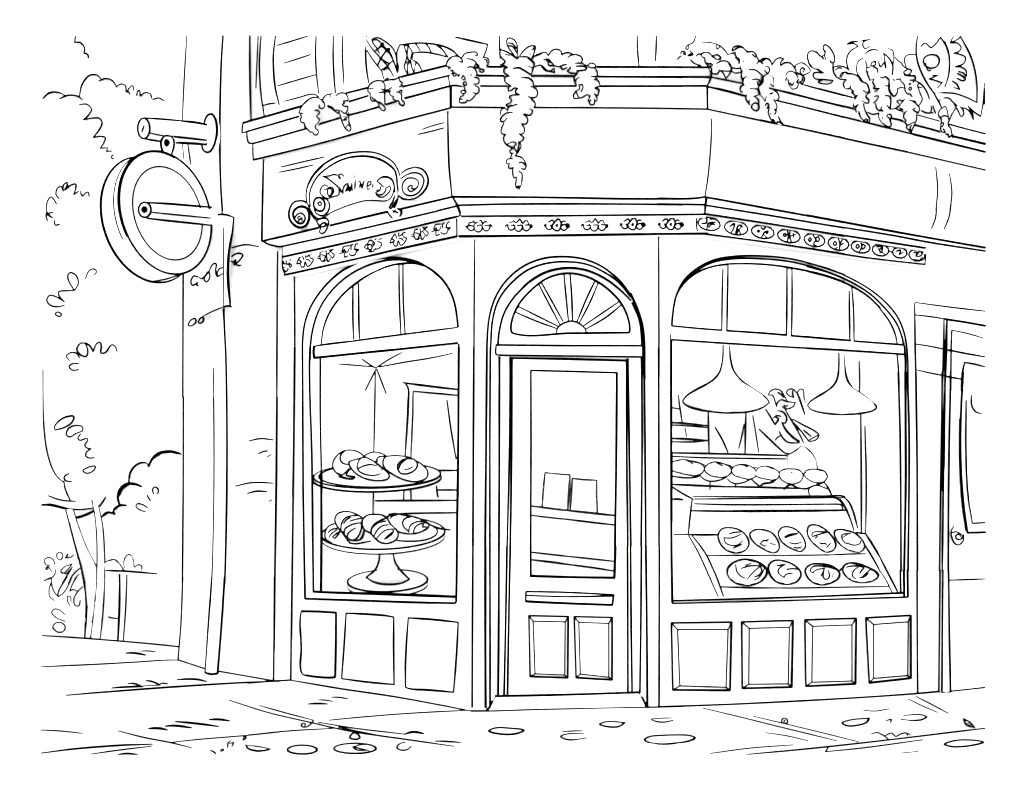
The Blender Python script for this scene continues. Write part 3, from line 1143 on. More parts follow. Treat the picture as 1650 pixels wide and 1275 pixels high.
pen3(b, [C0 + (u * math.cos(a1) + zz * math.sin(a1)) * R0, C0 + back * .5 + (u * math.cos(a1 - .14) + zz * math.sin(a1 - .14)) * R0 * 1.015, C0 + back + (u * math.cos(a1 - .3) + zz * math.sin(a1 - .3)) * R0 * 1.02], 2.8)
pen3(b, [C0 + back * .62 - u * R0 * .93 + zz * R0 * .18, C0 + back * .4 - u * R0 * .88 + zz * R0 * .32, C0 + back * .25 - u * R0 * .83 + zz * R0 * .5], 1.6)
sg.part('drum', b)
b = MB(METAL)
b.sweep([P3(233, 339, 6.98), P3(343, 350, 7.47)], [.047, .052], 20)
RF = upright(233, 6.97, 343, 7.46).off(.054)
b.ink(RF, "A 2.6 770,1183 900,1190 1060,1203 1200,1214\nB 1.6 805,10 1000,30 1192,48\nB 2.6 770,50 900,65 1060,82 1200,97")
b.oval(front(6.92), 233.5, 338.5, 10.3, 12.4, 2.4); b.oval(front(6.92), 232.8, 338, 4.0, 4.4, 1.8)
b.slab(front(6.915), [(232.6 + 2.4 * math.cos(a), 337.8 + 2.8 * math.sin(a)) for a in [k * .6283 for k in range(10)]], .004, m=1)
sg.part('rod', b)
sg.done()

# drainpipe ------------------------------------------------------------------------
b = MB(METAL)
class PipeSurf:
    # the pipe follows the wall and kicks out at its foot
    def __init__(s, o): s.o = o
    def off(s, d): return PipeSurf(s.o + d)
    def __call__(s, x, y): return SW.off(s.o + max(0.0, (y - 965) / 120.0) * .20)(x, y)
    def nrm(s, x, y): return SW.n
DP = PipeSurf(.034)
ctr = [(351, -60), (350, 58), (347.4, 96), (346, 137), (344.7, 234), (346.5, 302), (349, 345), (350.8, 495), (354.5, 573), (355.9, 640), (356.4, 713), (355.9, 810), (354.4, 882), (352.5, 940), (347.4, 1007), (341.4, 1086)]
Pc = [DP(x, y) for run in [spline([(x, y, 0) for x, y in ctr], False, 30)[0]] for x, y in run]
b.sweep(Pc, [9.6 * p.y / F for p in Pc], 16)
DI = PipeSurf(.058)
b.ink(DI, """
A 2.2- 1278,75 1268,230 1262,400 1257,800 1264,1080 1274,1238
B 2.2 1272,0 1272,22
B 2.2- 1282,640 1290,820 1297,960 1303,1238
C 2.4- 1303,0 1305,300 1303,700 1297,1000 1290,1238
D 2.6- 1290,0 1268,320 1243,640
B 1.4 1213,1045 1216,1120 1217,1238
C 1.9- 1217,0 1220,250 1218,700 1212,1050 1205,1238
D 2.6- 1207,0 1182,320 1162,635
""")
b.ink(PipeSurf(.07), "D 2.6- 1162,635 1200,646 1240,641")
solo('drainpipe', b, 'thin bent drainpipe running down the side wall behind the round sign', 'drainpipe')

# hanging cloth with scribbled letters -------------------------------------------------
b = MB(LEAF)
BP = SW.off(.092)
b.slab(BP, poly('300,352 343,347 360,345 372,347 377,351 372,380 370,400 368,440 369,461 373,494 362,494 327,511 299,522'), .012)
b.ink(BP, """
B 1.8 1215,30 1245,25 1280,24 1320,32 1350,45
B 2.2 1350,45 1342,130 1325,245
B 4 1335,160 1322,245 1312,400 1316,500 1328,632
B 2.8 1335,635 1310,632 1283,637
B 1.7 1283,637 1200,672 1140,703
B 1.2 1282,115 1282,400 1282,636
B 1.7 1112,440 1085,433 1066,470 1074,495 1112,478! 1100,482 1113,502
B 1.7 1122,443 1132,452 1160,432 1182,405 1192,430 1180,465 1165,472 1153,455 1163,432 1188,402
B 1.7 1188,402 1200,370 1218,350 1233,352 1230,400 1240,437 1262,425 1280,415
B 1.6 1278,378 1258,382 1240,415 1245,435
B 1.8 1045,760 1060,730 1095,715 1097,742 1065,765 1045,762
B 1.8 1115,735 1130,710 1148,712 1142,740 1120,748 1113,738
""")
solo('wall_banner', b, 'small cloth banner with scribbled letters hanging on the side wall under the drum sign', 'banner')
b = MB(LEAF)
b.slab(SW.off(.012), loop('B', '1335,300 1385,280 1412,290 1400,330 1400,365 1355,365'), .008)
b.ink(SW.off(.014), "B 1.7 1335,305 1355,290 1385,282 1410,292 1392,325 1352,360! 1365,325 1345,345\nB 1.7 1330,335 1345,340\nB 1.6 1352,350 1380,363 1400,360")
solo('wall_tag', b, 'tiny tag with a curly letter stuck beside the cloth banner', 'tag')

# ------------------------------------------------------------------ tree, bush, shrub, planter
tree = Thing('street_tree', 'tall tree with scribbled leafy crown and forked trunk beyond the corner', 'tree')
TD = front(9.35)
b = MB(LEAF)
for o in ('C 232,745 260,850 300,1000 335,1130 358,1238 371,1396 366,1500 358,1606 397,1606 412,1486 428,1346 437,1238 435,1125 370,1000 310,840 283,750',
          'C 405,690 425,770 438,900 442,1050 437,1238 428,1346 412,1486 397,1606 457,1614 470,1496 482,1346 488,1238 488,1050 475,850 452,740'):
    t, q = o.split(None, 1)
    b.puff(Puff(TD, poly(q, t), .10, 14))
TF = TD.off(.01)
b.ink(TF, """
C 3 232,745 260,850 300,1000 335,1130 358,1238
D 3 345,0 365,100 371,200 366,300 358,410
C 1.2 283,750 310,840 370,1000 435,1125
C 1.8 405,685 425,770 438,900 442,1050 437,1238
D 2.8 440,0 428,150 412,290 397,415
C 2.2 452,740 475,850 488,1050 488,1238
D 2.8 487,0 482,150 470,300 457,418
""")
tree.part('trunk', b)
CP = loop('p', '10,120 60,150 95,147 130,155 140,128 160,120 185,135 215,150 262,160 275,200 262,300 240,480 215,600 190,740 173,800 160,830 110,838 68,800 40,700 15,500 2,300', 20)
pf = Puff(front(9.9), CP, .28, 70)
b = MB(LEAF); b.puff(pf, grid=16)
pf = Puff(front(9.88), CP, .28, 70)
b.ink(pf, """
A 1.7 78,492 120,455 180,450 228,470
A 1.6 190,493 250,470 315,478 342,500
A 1.6 322,478 340,400 390,338 440,335 463,358
A 1.6 450,376 500,358 545,375 568,412! 600,395 628,405 632,445! 645,440
A 1.3 650,420 645,440 660,462
A 1.3 655,425 668,405 682,415 680,438
A 1.5 702,470 712,440 722,435 725,472! 760,453 795,462 802,490
A 1.4 810,498 850,488 888,508
A 1.2 320,530 375,530 403,565 385,600
A 1.7 403,570 380,605 348,633! 410,622 455,623 473,650 460,690 412,752! 460,743 495,750 485,785 460,822! 515,818
A 1.4 508,828 502,844! 537,840
A 1.4 548,865 533,880 545,893 550,885
A 1.5 103,1238 108,1180 133,1145 158,1170 170,1193
A 1.6 187,1158 167,1130 175,1090 200,1075 214,1108! 215,1070 240,1048 243,1060 225,1100! 270,1065 298,1060 295,1100 283,1130! 318,1108
A 1.6 330,1108 340,1140 360,1122 380,1112 387,1142
B 1.5 105,0 101,40 113,70
B 1.4 105,5 125,35 145,45
B 1.4 110,30 130,12 148,10
B 1.5 155,62 162,95 195,87
B 1.5 290,530 255,475 245,430 262,410 300,430 315,480 292,528! 240,530 183,540 185,560 222,605! 165,570 125,562 105,595 130,628 180,637 222,628
B 1.3 362,452 385,400 415,385 437,402 420,428
B 1.4* 160,685 180,672 205,690 190,703
B 1.4 325,980 300,945 265,942 235,965 258,998
B 1.4 318,1015 280,1015 253,1035 275,1058 318,1055
B 1.8 365,880 330,880 305,920 330,957 368,967 378,930 362,880
B 1.9 362,875 395,900 414,938! 435,885 458,872 468,900 465,945 490,945 540,890 560,900 572,935
B 1.3 80,1055 80,1238
C 1.9 160,218 155,205 185,160 240,130 285,128 275,165 225,200 160,220
C 1.7 343,222 345,200 300,188 250,210 235,250 255,265 300,242 343,225
C 1.4 330,245 312,275 322,287 375,275 378,290! 358,320 370,338 400,343! 368,368 365,392 385,405 423,402
C 1.4* 345,490 385,465 428,460 420,485 370,507
C 1.6 80,0 85,180 105,350 140,470 175,530 213,564
C 1.5 270,562 235,557 220,540 230,520 255,508
C 1.6 218,558 228,610 262,690
C 1.5 113,655 180,680 240,690 297,692
C 3.4 72,717 130,717 200,733 260,746
C 1.6 240,743 330,748 415,738
C 3 258,806 320,798 390,772 430,750
C 2 400,765 460,720 498,665
""")
tree.part('crown', b)
b = MB(LEAF)
q = loop('p', '119,20 150,20 150,80 146,98 138,96 134,90 136,80 130,72 119,70')
tp = Puff(front(9.6), q, .2, 12)
b.puff(tp); b.ink(Puff(front(9.58), q, .2, 12), "A 1.8 295,75 290,120! 330,122 357,155 352,192! 370,193 380,205 382,222")
tree.part('leaf_spray', b)
tree.done()

bush = loop('p', '163,836! 172,826 182,824 185,815 191,807 191,790 197,780 208,777 207,760 215,750 230,745 238,748! 245,735 262,728 280,728 297,735 330,760 345,830 345,1070 240,1075 175,1070 166,900')
pf = Puff(front(9.8), bush, .35, 35)
b = MB(LEAF); b.puff(pf, grid=12)
b.ink(Puff(front(9.78), bush, .35, 35), """
C 3.4 1012,388 985,374 940,362 900,362 850,373 815,400 780,462
C 4.6 980,372 940,364 890,366 835,385 795,425
C 2.6 782,452 765,438 735,435 690,460 658,510 650,568
C 3.8 735,595 700,580 655,577 610,600 583,640 580,680 592,722
C 5 700,578 650,578 610,600 583,645 580,690
C 3.4 634,720 600,718 565,735 548,762 556,780
C 1.8 555,778 530,768 515,770! 470,797
C 1.6 470,795 495,770 520,763 540,768
C 1.6 815,645 808,615 822,597 843,608 846,635 838,643
C 1.6 773,650 782,672 795,690
C 1.5 775,735 735,712 705,710 698,725 720,748 762,763
""")
solo('round_bush', b, 'puffy round bush with a thick dark outline growing behind the tree', 'bush')

sh = loop('p', '40,905 66,897 80,888 100,886 118,893 128,920 133,960 136,1000 133,1017 66,1017 40,1016')
pf = Puff(front(9.25), sh, .22, 20)
b = MB(LEAF); b.puff(pf, grid=9)
b.ink(Puff(front(9.24), sh, .22, 20), """
C 1.4 170,1045 185,1030 207,1037 210,1060 195,1083 175,1072 170,1048
C 1.4 228,1072 245,1042 238,1068! 262,1065 287,1048
C 1.4 240,1055 248,1045
C 1.3 90,1105 90,1080 115,1065 145,1077 160,1115
C 1.3 92,1100 105,1118 125,1115
C 1.3 112,1128 97,1135 103,1150 115,1125! 140,1162
C 1.6 165,1145 162,1165 150,1190 85,1222
C 1.3 135,1203 135,1238
C 1.3 275,1108 220,1130 197,1162 210,1172 250,1140 272,1110
C 1.3 200,1160 230,1175 250,1160 275,1130
C 3 207,1238 230,1200 268,1142
C 2.8 248,1238 280,1180 325,1138
C 1.2 278,1238 295,1205 320,1178
D 1.7 85,25 110,12 135,2
D 1.6 135,0 138,50 155,100 182,132! 220,100 255,40 272,0
D 3 240,0 210,45 185,90 178,125
D 1.4 132,40 120,85 125,130 155,157
D 1.4 305,0 275,50 257,95! 280,83 305,92
D 2 345,65 305,105 285,150 295,190 318,192 328,155
D 1.4 258,190 242,155 245,125 262,130 266,165
D 1.6 228,252 190,220 155,212 137,235 165,268 228,295
D 2* 145,335 160,308 200,303 228,330 215,362 180,367
""", 0, 0, .45)
solo('leafy_shrub', b, 'low scribbled shrub with pointed fronds at the foot of the tree', 'shrub')

pl = Thing('planter_stand', 'flat topped post stand with a thin board beside the tree trunk', 'stand')
PS = front(9.18)
b = MB(PLASTER); b.slab(PS, poly('171,919 200,919 230,921 254,924 254,929 200,925 171,924'), .35)
b.ink(PS, "C 2 503,1153 620,1157 740,1166 838,1175\nC 1.9 500,1153 560,1155 660,1158")
pl.part('board', b)
b = MB(PLASTER); b.slab(PS.off(-.05), poly('192,921 205,922 205,960 198,1038 189,1038 191,1000'), .12)
b.ink(PS.off(-.048), "C 1.9 588,1158 589,1200 588,1238\nC 1.3 637,1182 637,1238\nD 2.6 590,0 588,200 577,435\nD 1.5 637,0 630,200 613,435\nD 1.5 515,265 540,272 580,275")
pl.part('post', b)
pl.done()
for q, k, lab in (('C 492,1150! 492,1100 530,1085 560,1083 590,1110 616,1153!', 'C 1.9 492,1100 520,1087 560,1083 590,1112 618,1155', 'low rounded mound of plant on the post stand, next to the trunk'),
                  ('C 622,1154! 618,1100 635,1055 655,1045 672,1058 683,1090 686,1156!', 'C 1.6 623,1135 618,1105 630,1062 652,1046 672,1062 682,1095 685,1130', 'tall single upright leaf standing on the post stand'),
                  ('C 692,1158! 695,1128 715,1113 733,1122 738,1145 734,1160!', 'C 1.4 693,1130 712,1115 732,1120 738,1135 732,1150', 'smallest curled sprout at the open end of the post stand')):
    t, q = q.split(None, 1)
    pg = loop(t, q); b = MB(LEAF); pf = Puff(front(9.22), pg, .05, 8); b.puff(pf); b.ink(front(9.21), k)
    solo('potted_sprout', b, lab, 'plant', 'sprouts on the post stand')

# ------------------------------------------------------------------ shop sign
ss = Thing('shop_sign', 'arched shop sign with cursive lettering and curled scrolls above the left window', 'sign')
S0 = AL.off(.022)
board = loop('Z', '240,600! 232,500 250,400 310,290 420,180 560,95 700,48 850,32 1000,45 1120,95 1210,165 1255,240 1270,330 1250,400 1262,500 1240,600 1200,660 1145,660 1160,600! 1090,578 930,575 800,600 600,670 480,735 380,780 340,780 290,680')
b = MB(METAL); b.slab(S0, board, .018)
b.ink(S0, """
Z 1.9 240,600 232,510 250,410 310,295 400,195 550,100 700,50 850,33 1000,45 1120,95 1200,155 1245,230 1283,330
Z 2.8 245,420 310,300 420,185
Z 2 278,640 268,520 290,430 350,320 450,225 600,135 720,95 860,80 1000,98 1120,155 1210,235 1235,320 1240,400 1252,500 1235,600 1205,655
Z 2.4 720,97 860,82 990,98 1110,150 1200,225
Z 1.3 440,755 520,700 600,665 750,610 900,573 1000,572 1110,577 1160,555 1195,490 1205,400 1170,330 1110,310 1050,325 1015,360!
Z 2.4 1015,360 1060,320 1120,312 1180,340 1205,400 1215,480
Z 2.4 1215,520 1190,590 1150,650! 1165,662 1205,620 1235,560
Z 2 240,600 262,640 282,690 300,740 345,795
Z 1.7 290,690 320,745 370,775 440,755
""")
ss.part('board', b)
S1 = S0.off(.008)
b = MB(INK)
b.mats[0] = METAL
b.ink(S1, """
Z 2.6 415,305 470,330 530,375 580,420 610,460 638,495
Z 1.7 415,305 480,300 540,285 590,295
Z 1.7 650,308 625,280 600,282 590,305 600,330 618,325 600,310
Z 1.7 580,410 595,460 590,510 550,525 480,548
Z 1.7 470,415 435,398 405,420 385,485 430,535 475,550
Z 2.6 470,440 490,425 525,435 535,470 510,510 490,530 470,500 468,450
Z 1.2 430,455 470,440 505,445 515,480 495,515
Z 1.9 600,430 640,495! 640,440 668,395 695,385 690,420 665,470! 690,455 712,425
Z 1.8 700,400 705,455 712,475 725,440 738,380! 738,440 745,465
Z 1.9 775,350 772,400 770,450
Z 1 757,292 765,318
Z 1.8 810,365 830,362 822,430! 835,385 850,440! 858,400 875,352
Z 1.8 905,410 945,395 945,360 920,365 905,410 910,450 935,440
Z 1.8 968,390 970,412 960,428
Z 2.2 1015,360 1050,385 1088,422
Z 1.4 1055,415 1050,455 1010,480
Z 1.4 1005,465 1030,450
Z 1.8 995,485 1030,510 1080,500 1110,460 1115,425
Z 1.9 995,485 1020,525 1070,538 1130,500 1168,440 1150,408 1130,430
""", 0, 0, .6)
b.slab(S1.off(-.006), poly('470,440 490,428 520,438 530,470 508,508 490,522 474,498', 'Z'), .004)
ss.part('lettering', b)
for nm, pg, ink in (
    ('scroll', '40,720 60,640 100,590 165,575 230,595 270,650 280,720 255,820 215,860 165,872 100,840 55,790', "Z 3 165,575 100,590 60,645 42,720 55,790 100,845 165,872 230,850 262,790 265,720 240,660 195,640 150,645 105,680 88,730 110,790 150,825 195,822 222,780 205,730 165,712 125,735 105,770\nZ 2 165,575 205,580 240,600\nZ 1.6 165,745 140,760 140,780\nZ 1.8 145,800 185,765 185,800"),
    ('scroll', '1285,275 1340,230 1440,203 1530,235 1580,320 1575,400 1530,480 1450,545 1370,562 1290,548 1255,520 1265,430', "Z 1.6 1287,272 1340,232 1440,203\nZ 3 1440,203 1520,228 1570,290 1585,360 1560,440 1500,510 1430,552 1370,562\nZ 2.2 1370,562 1300,552 1260,520\nZ 1.9 1283,330 1340,290 1430,265 1500,285 1535,340 1520,420 1470,490 1390,520 1330,505 1297,450 1305,380 1350,330 1420,325 1470,355 1475,400 1440,440 1395,440! 1410,405 1390,405 1358,435 1385,475 1430,455 1470,420"),
    ('scroll', '315,620 330,560 380,540 440,555 485,610 485,670 440,730 390,740 335,700', "Z 2.6* 315,610 335,555 380,540 425,570 440,630 420,680 375,690 330,660\nZ 1.6* 360,605 380,588 402,605 385,632\nZ 1.7 385,542 450,555 488,610 480,680 430,735 385,738 335,705 318,650"),
    ('foot', '350,795 440,772 478,800 470,860 435,930 385,935 382,900 400,855', "Z 2 350,795 400,775 450,772 480,800 472,855 440,920 412,937 382,930 392,880! 395,840 430,820 455,832 440,858 390,868\nZ 2 345,795 362,830 378,862"),
    ('foot', '1135,700 1190,665 1250,662 1290,690 1275,745 1240,740 1185,768', "Z 1.8 1130,695 1155,735 1185,768\nZ 2.2 1190,680 1205,705 1215,680! 1235,705 1250,710\nZ 3 1245,665 1285,685 1288,715 1270,745")):
    b = MB(METAL); s = S0.off(.006); b.slab(s, loop('Z', pg), .022); b.ink(s.off(.001), ink); ss.part(nm, b)
ss.done()

# ------------------------------------------------------------------ neighbouring entrance
nb = Thing('side_entrance', 'tall side door with a knob and framed glass beyond the bread window', 'door')
WN = WR.off(.0)
b = MB()
b.slab(WR.off(.004), poly('1477,460 1660,480 1660,1128 1477,1140'), .16)
s = WR.off(.085)
b.ink(s, """
R 1.5 740,670 980,702 1220,730
R 1.4 740,755 850,768 960,785
R 2.4- 940,783 1080,805 1220,830
R 1.4 748,955 830,968 940,990
R 2.6 930,988 1080,1018 1220,1043
R 1.4 755,1132 830,1150 940,1172
R 2 930,1170 1000,1185 1060,1195
R 2 737,675 740,950 748,1275
U 2.4- 778,0 786,600 788,1275
V 2- 1275,-64 1276,250 1278,543
""")
nb.part('wall', b)
b = MB(METAL)
pc = [WR.off(.05)(x, y) for x, y in ((1529, 516), (1527, 600), (1524, 776), (1522.5, 930), (1524.5, 1117))]
b.sweep(pc, [5.0 * p.y / F for p in pc], 14)
s = WR.off(.092)
b.ink(s, """
R 1.6 938,788 935,1000 925,1275
R 3 958,790 952,1000 943,1275
U 1.8- 948,0 943,400 938,700 930,1275
U 3 967,0 960,300 957,550 950,760
U 2.4 958,500 952,900 948,1275
V 1.8- 1388,-64 1382,535
V 2- 1402,-64 1397,535
V 2.2- 1430,-64 1434,250 1440,535
V 2.2 1397,535 1418,543 1440,535
""")
nb.part('drainpipe', b)
dl = MB(METAL)
dl.slab(WR.off(.02), poly('1533,532 1660,560 1660,1112 1533,1112'), .05)
s = WR.off(.08)
dl.ink(s, """
R 1.4 992,860 1100,883 1210,915
R 1.4- 992,860 988,1000 985,1275
U 2- 1003,0 992,500 988,900 987,1275
p 1.6 1530,935 1560,934 1587,933
""")
d0 = nb.part('door_leaf', dl)
b = MB(GLASS)
GW = [(1554, 584), (1660, 606), (1660, 857), (1558.6, 858), (1548, 765), (1547, 680)]
b.slab(WR.off(.028), GW, .004)
b.mats[1] = INK
b.ink(WR.off(.030), """
R 2.2 1080,1080 1150,1092 1218,1110
R 2 1080,1080 1065,1150 1058,1275
U 2.4- 1083,0 1067,300 1067,600 1085,850 1110,1030
U 2 1060,300 1062,600 1075,820 1100,1015
U 2.6- 1110,1030 1225,1027
U 1.9 1102,180 1100,500 1115,800 1142,970
U 2.4 1148,970 1222,965
U 1.5 1135,145 1140,220 1165,255 1200,265
""")
nb.part('window', b, d0)
b = MB(METAL)
kp = loop('U', '1010,1010 1040,1020 1080,1045 1085,1085 1050,1107 1015,1085 1005,1050')
b.puff(Puff(WR.off(.05), kp, .03, 8)); s = Puff(WR.off(.052), kp, .03, 8)
b.ink(s, "U 1.8 1022,988 1007,1015 1010,1065 1030,1100 1055,1107 1082,1080 1085,1042! 1068,1070 1045,1073 1033,1055 1045,1040 1063,1045 1065,1055\nU 1.4 1010,1030 1040,1024 1075,1045")
nb.part('knob', b, d0)
nb.done()

# ------------------------------------------------------------------ left window: stands, pastries, room things
def tilt(deg):
    return Vector((0, -math.sin(math.radians(deg)), math.cos(math.radians(deg))))

st = Thing('cake_stand', 'two tier cake stand, wide plates on a flared pedestal in the left window', 'cake stand')
DS = 7.62
b = MB(METAL)
c = P3(608.5, 765.5, DS); ax = tilt(12.0); R = 101.5 * DS / F
b.disc(c, ax, R, .026)
b.ring(c, ax, R, 1.6); b.ring(c - ax * .026, ax, R * 1.003, 2.8)
b.ring(c + ax * .004 + Vector((.02, 0, 0)), ax, R * .955, 1.8)
st.part('upper_plate', b)
b = MB(METAL)
c2 = P3(618, 858, DS); ax2 = tilt(12.5); R2 = 98.5 * DS / F
b.disc(c2, ax2, R2, .034)
b.ring(c2, ax2, R2, 2.2); b.ring(c2 - ax2 * .034, ax2, R2 * .985, 3.0)
b.ink(front(7.2), "H 1.6 595,462 640,468 700,460 765,447\nH 1.6 955,440 1040,448 1140,445 1230,425 1280,390 1282,355 1255,335\nH 2 1225,318 1290,345 1385,360\nH 1.8 905,238 950,233 1000,238")
st.part('lower_plate', b)
b = MB(METAL)
rod = [P3(603, 786, DS), P3(603, 845, DS)]
b.sweep(rod, [.0035, .0035], 8, 1)
st.part('rod', b)
b = MB(METAL)
prof = [(883, 11), (893, 10.5), (905, 11.5), (916, 14), (925, 21), (932, 33)]
b.sweep([P3(624.5, y, DS) for y, r in prof], [r * DS / F for y, r in prof], 28)
s = front(DS - .02)
b.ink(s, "H 2 832,545 830,590 815,640 790,680 728,730\nH 2 938,548 955,610 985,660 1020,700 1067,745")
b.ink(front(DS - .17), "H 2.6 728,730 790,768 900,785 1010,773 1067,745")
st.part('pedestal', b)
b = MB(METAL)
c3 = P3(624.6, 935.5, DS); ax3 = tilt(10.5); R3 = 64 * DS / F
b.disc(c3, ax3, R3, .036)
b.ring(c3, ax3, R3, 2.3); b.ring(c3 - ax3 * .036, ax3, R3 * .985, 2.4)
st.part('base', b)
st.done()

def bun(name, tile, o, D, ink, label, cat, group, T=.05, rnd=None, w=2.2, mat=BREAD, surf=None):
    pg = loop(tile, o, 3.0)
    xs = [p[0] for p in pg]; ys = [p[1] for p in pg]
    rnd = rnd or min(max(xs) - min(xs), max(ys) - min(ys)) / 2
    pl = surf or front(D)
    b = MB(mat); b.puff(Puff(pl, pg, T, rnd))
    if w:
        b.line(pl, pg + [pg[0]], w, False, 0.5)
    if ink:
        b.ink(Puff(pl.off(.006), pg, T, rnd), ink, 0, 0, .8)
    return solo(name, b, label, cat, group)

gp = 'rolls heaped on the upper plate'
bun('bread_roll', 'G', '760,905! 790,885 840,873 900,883 948,910! 925,960 880,990 800,960', 7.34, '', 'roll at the back of the upper plate, mostly hidden behind the others', 'bread roll', gp)
bun('bread_roll', 'G', '497,975 510,930 555,880 600,858 650,855 700,865 765,910! 720,960 640,1010 610,1060 680,1080 660,1092 600,1085 545,1055 510,1020', 7.28, "G 2.4 600,858 565,890 558,930 580,962 630,973\nG 1.8 525,1040 575,1058 605,1035 632,1008\nG 1.6 545,1075 600,1090 650,1090 678,1068", 'round knotted roll at the end of the upper plate by the window edge', 'bread roll', gp, w=2)
bun('bread_roll', 'G', '632,950! 700,930 770,917 830,945 900,1000 955,1045 965,1075 945,1095 870,1105 790,1095 710,1060 655,1010 632,965', 7.22, "G 1.7 725,925 700,970 705,1015 740,1045 800,1062 850,1062 893,1048\nG 1.8 705,1008 750,985 810,973 858,982\nG 1.8 903,1000 904,1022", 'pointed oval roll lying in the middle front of the upper plate', 'bread roll', gp)
bun('bread_roll', 'G', '862,930 885,910 950,910! 918,960 935,1020! 890,980 860,955', 7.27, "G 2 865,950 868,920 900,908 948,910", 'small end of a roll wedged between two rolls on the upper plate', 'bread roll', gp, w=1.8)
bun('bread_roll', 'G', '915,960 930,915 980,903 1050,903 1130,915 1190,945 1250,985 1285,1040 1275,1080 1230,1108 1160,1113 1080,1095 990,1050 930,1000', 7.20, "G 2.4* 1032,990 1060,945 1130,922 1185,940 1200,980 1170,1025 1110,1050 1060,1045\nG 1.5 1045,1008 1060,970 1100,935\nG 1.5 1092,1015 1130,1008 1163,990", 'largest roll with an oval top mark on the upper plate', 'bread roll', gp)

gc = 'croissants on the lower plate'
bun('croissant', 'H', '408,400 415,360 445,325 495,310! 530,370 560,410 600,460 640,470 500,470 440,450 415,430', 7.36, "H 1.7 430,380 460,355 505,348\nH 1.6 437,418 460,385 500,360\nH 1.6 465,412 500,385 525,370! 495,415 478,425 465,412", 'striped croissant half hidden at the near edge of the lower plate', 'croissant', gc, w=2)
bun('croissant', 'H', '485,280 500,240 545,218 600,220 660,242 705,275 700,320 712,365 690,430 660,440 620,440 580,420 545,380 510,340', 7.28, "H 2 530,370 535,310 565,265 620,248 660,248\nH 1.7 552,310 575,280 605,262\nH 1.6 598,292 640,278 690,268\nH 2 555,395 560,355 600,325 650,308 690,303\nH 1.8 580,425 585,390 615,362 650,342\nH 2.2 690,300 690,350 665,410 635,438 590,435 560,410\nH 2.2 712,370 700,405 680,437", 'plump striped croissant, tallest on the lower plate', 'croissant', gc)
bun('croissant', 'H', '705,275 735,248 790,240 850,245 890,262! 915,310 960,355 978,390 965,430 920,458 850,460 800,425 765,385 720,360 700,320', 7.24, "H 3 765,385 772,345 800,310 850,280 890,265\nH 1.7 780,340 820,305 885,290\nH 1.8 790,405 815,360 860,325 905,320\nH 1.9 808,430 840,390 890,358 942,357 935,385 880,430\nH 2.2 870,432 905,400 935,375", 'striped croissant in the middle of the lower plate, above the pedestal', 'croissant', gc)
bun('croissant', 'H', '890,262! 915,248 960,238 1040,248 1130,268 1190,295 1225,318! 1190,355 1130,382 1060,388 990,375 935,340 905,300', 7.26, "H 2 915,270 935,250 970,242\nH 2.8 1075,258 1035,268 1012,300 1025,340 1058,368\nH 1.8 1060,378 1070,330 1110,300 1160,293 1220,315\nH 1.6 1098,380 1110,340 1150,312 1180,312! 1168,335 1200,335\nH 2 1225,318 1205,350 1160,375", 'curled croissant with a pointed tip at the far end of the lower plate', 'croissant', gc, w=2.6)
b = MB(METAL)
CT = front(8.3)
b.slab(CT, [(606, 805), (760, 805), (760, 1060), (606, 1060)], .4)
b.ink(CT.off(.002), "H 2.6 800,132 1000,130 1440,127\nH 1.8 905,236 1100,230 1440,225")
solo('back_counter', b, 'plain back counter behind the plates in the left window', 'counter')
pf = Thing('framed_board', 'leaning framed board standing on the back counter behind the rolls', 'framed board')
FB = front(8.25)
b = MB(METAL)
b.slab(FB, poly('1080,293 1560,352 1560,1262 1085,1262 1110,700 1122,350', 'G'), .04, [poly('1163,365 1550,400 1550,1250 1135,1250', 'G')])
b.ink(FB.off(.002), """
G 2.6 1080,293 1300,322 1560,352
G 2.6 1100,297 1122,340 1123,450 1097,905
G 1.9 1163,364 1300,377 1540,399
G 1.6 1163,368 1160,550 1145,910
H 1.9 1023,50 1020,125
H 1.8 1077,50 1080,125
""")
pf.part('frame', b)
b = MB(METAL)
b.slab(FB.off(-.015), poly('1155,360 1555,395 1555,1255 1130,1255', 'G'), .01)
b.ink(FB.off(-.012), "G 1.6 1445,438 1472,640 1520,925\nG 1.9 1290,1021 1400,1022 1540,1022\nG 1.9 1360,1184 1440,1184 1540,1185\nG 1.5 1357,1150 1362,1190\nH 1.6 1278,15 1283,70 1295,125")
pf.part('panel', b)
pf.done()

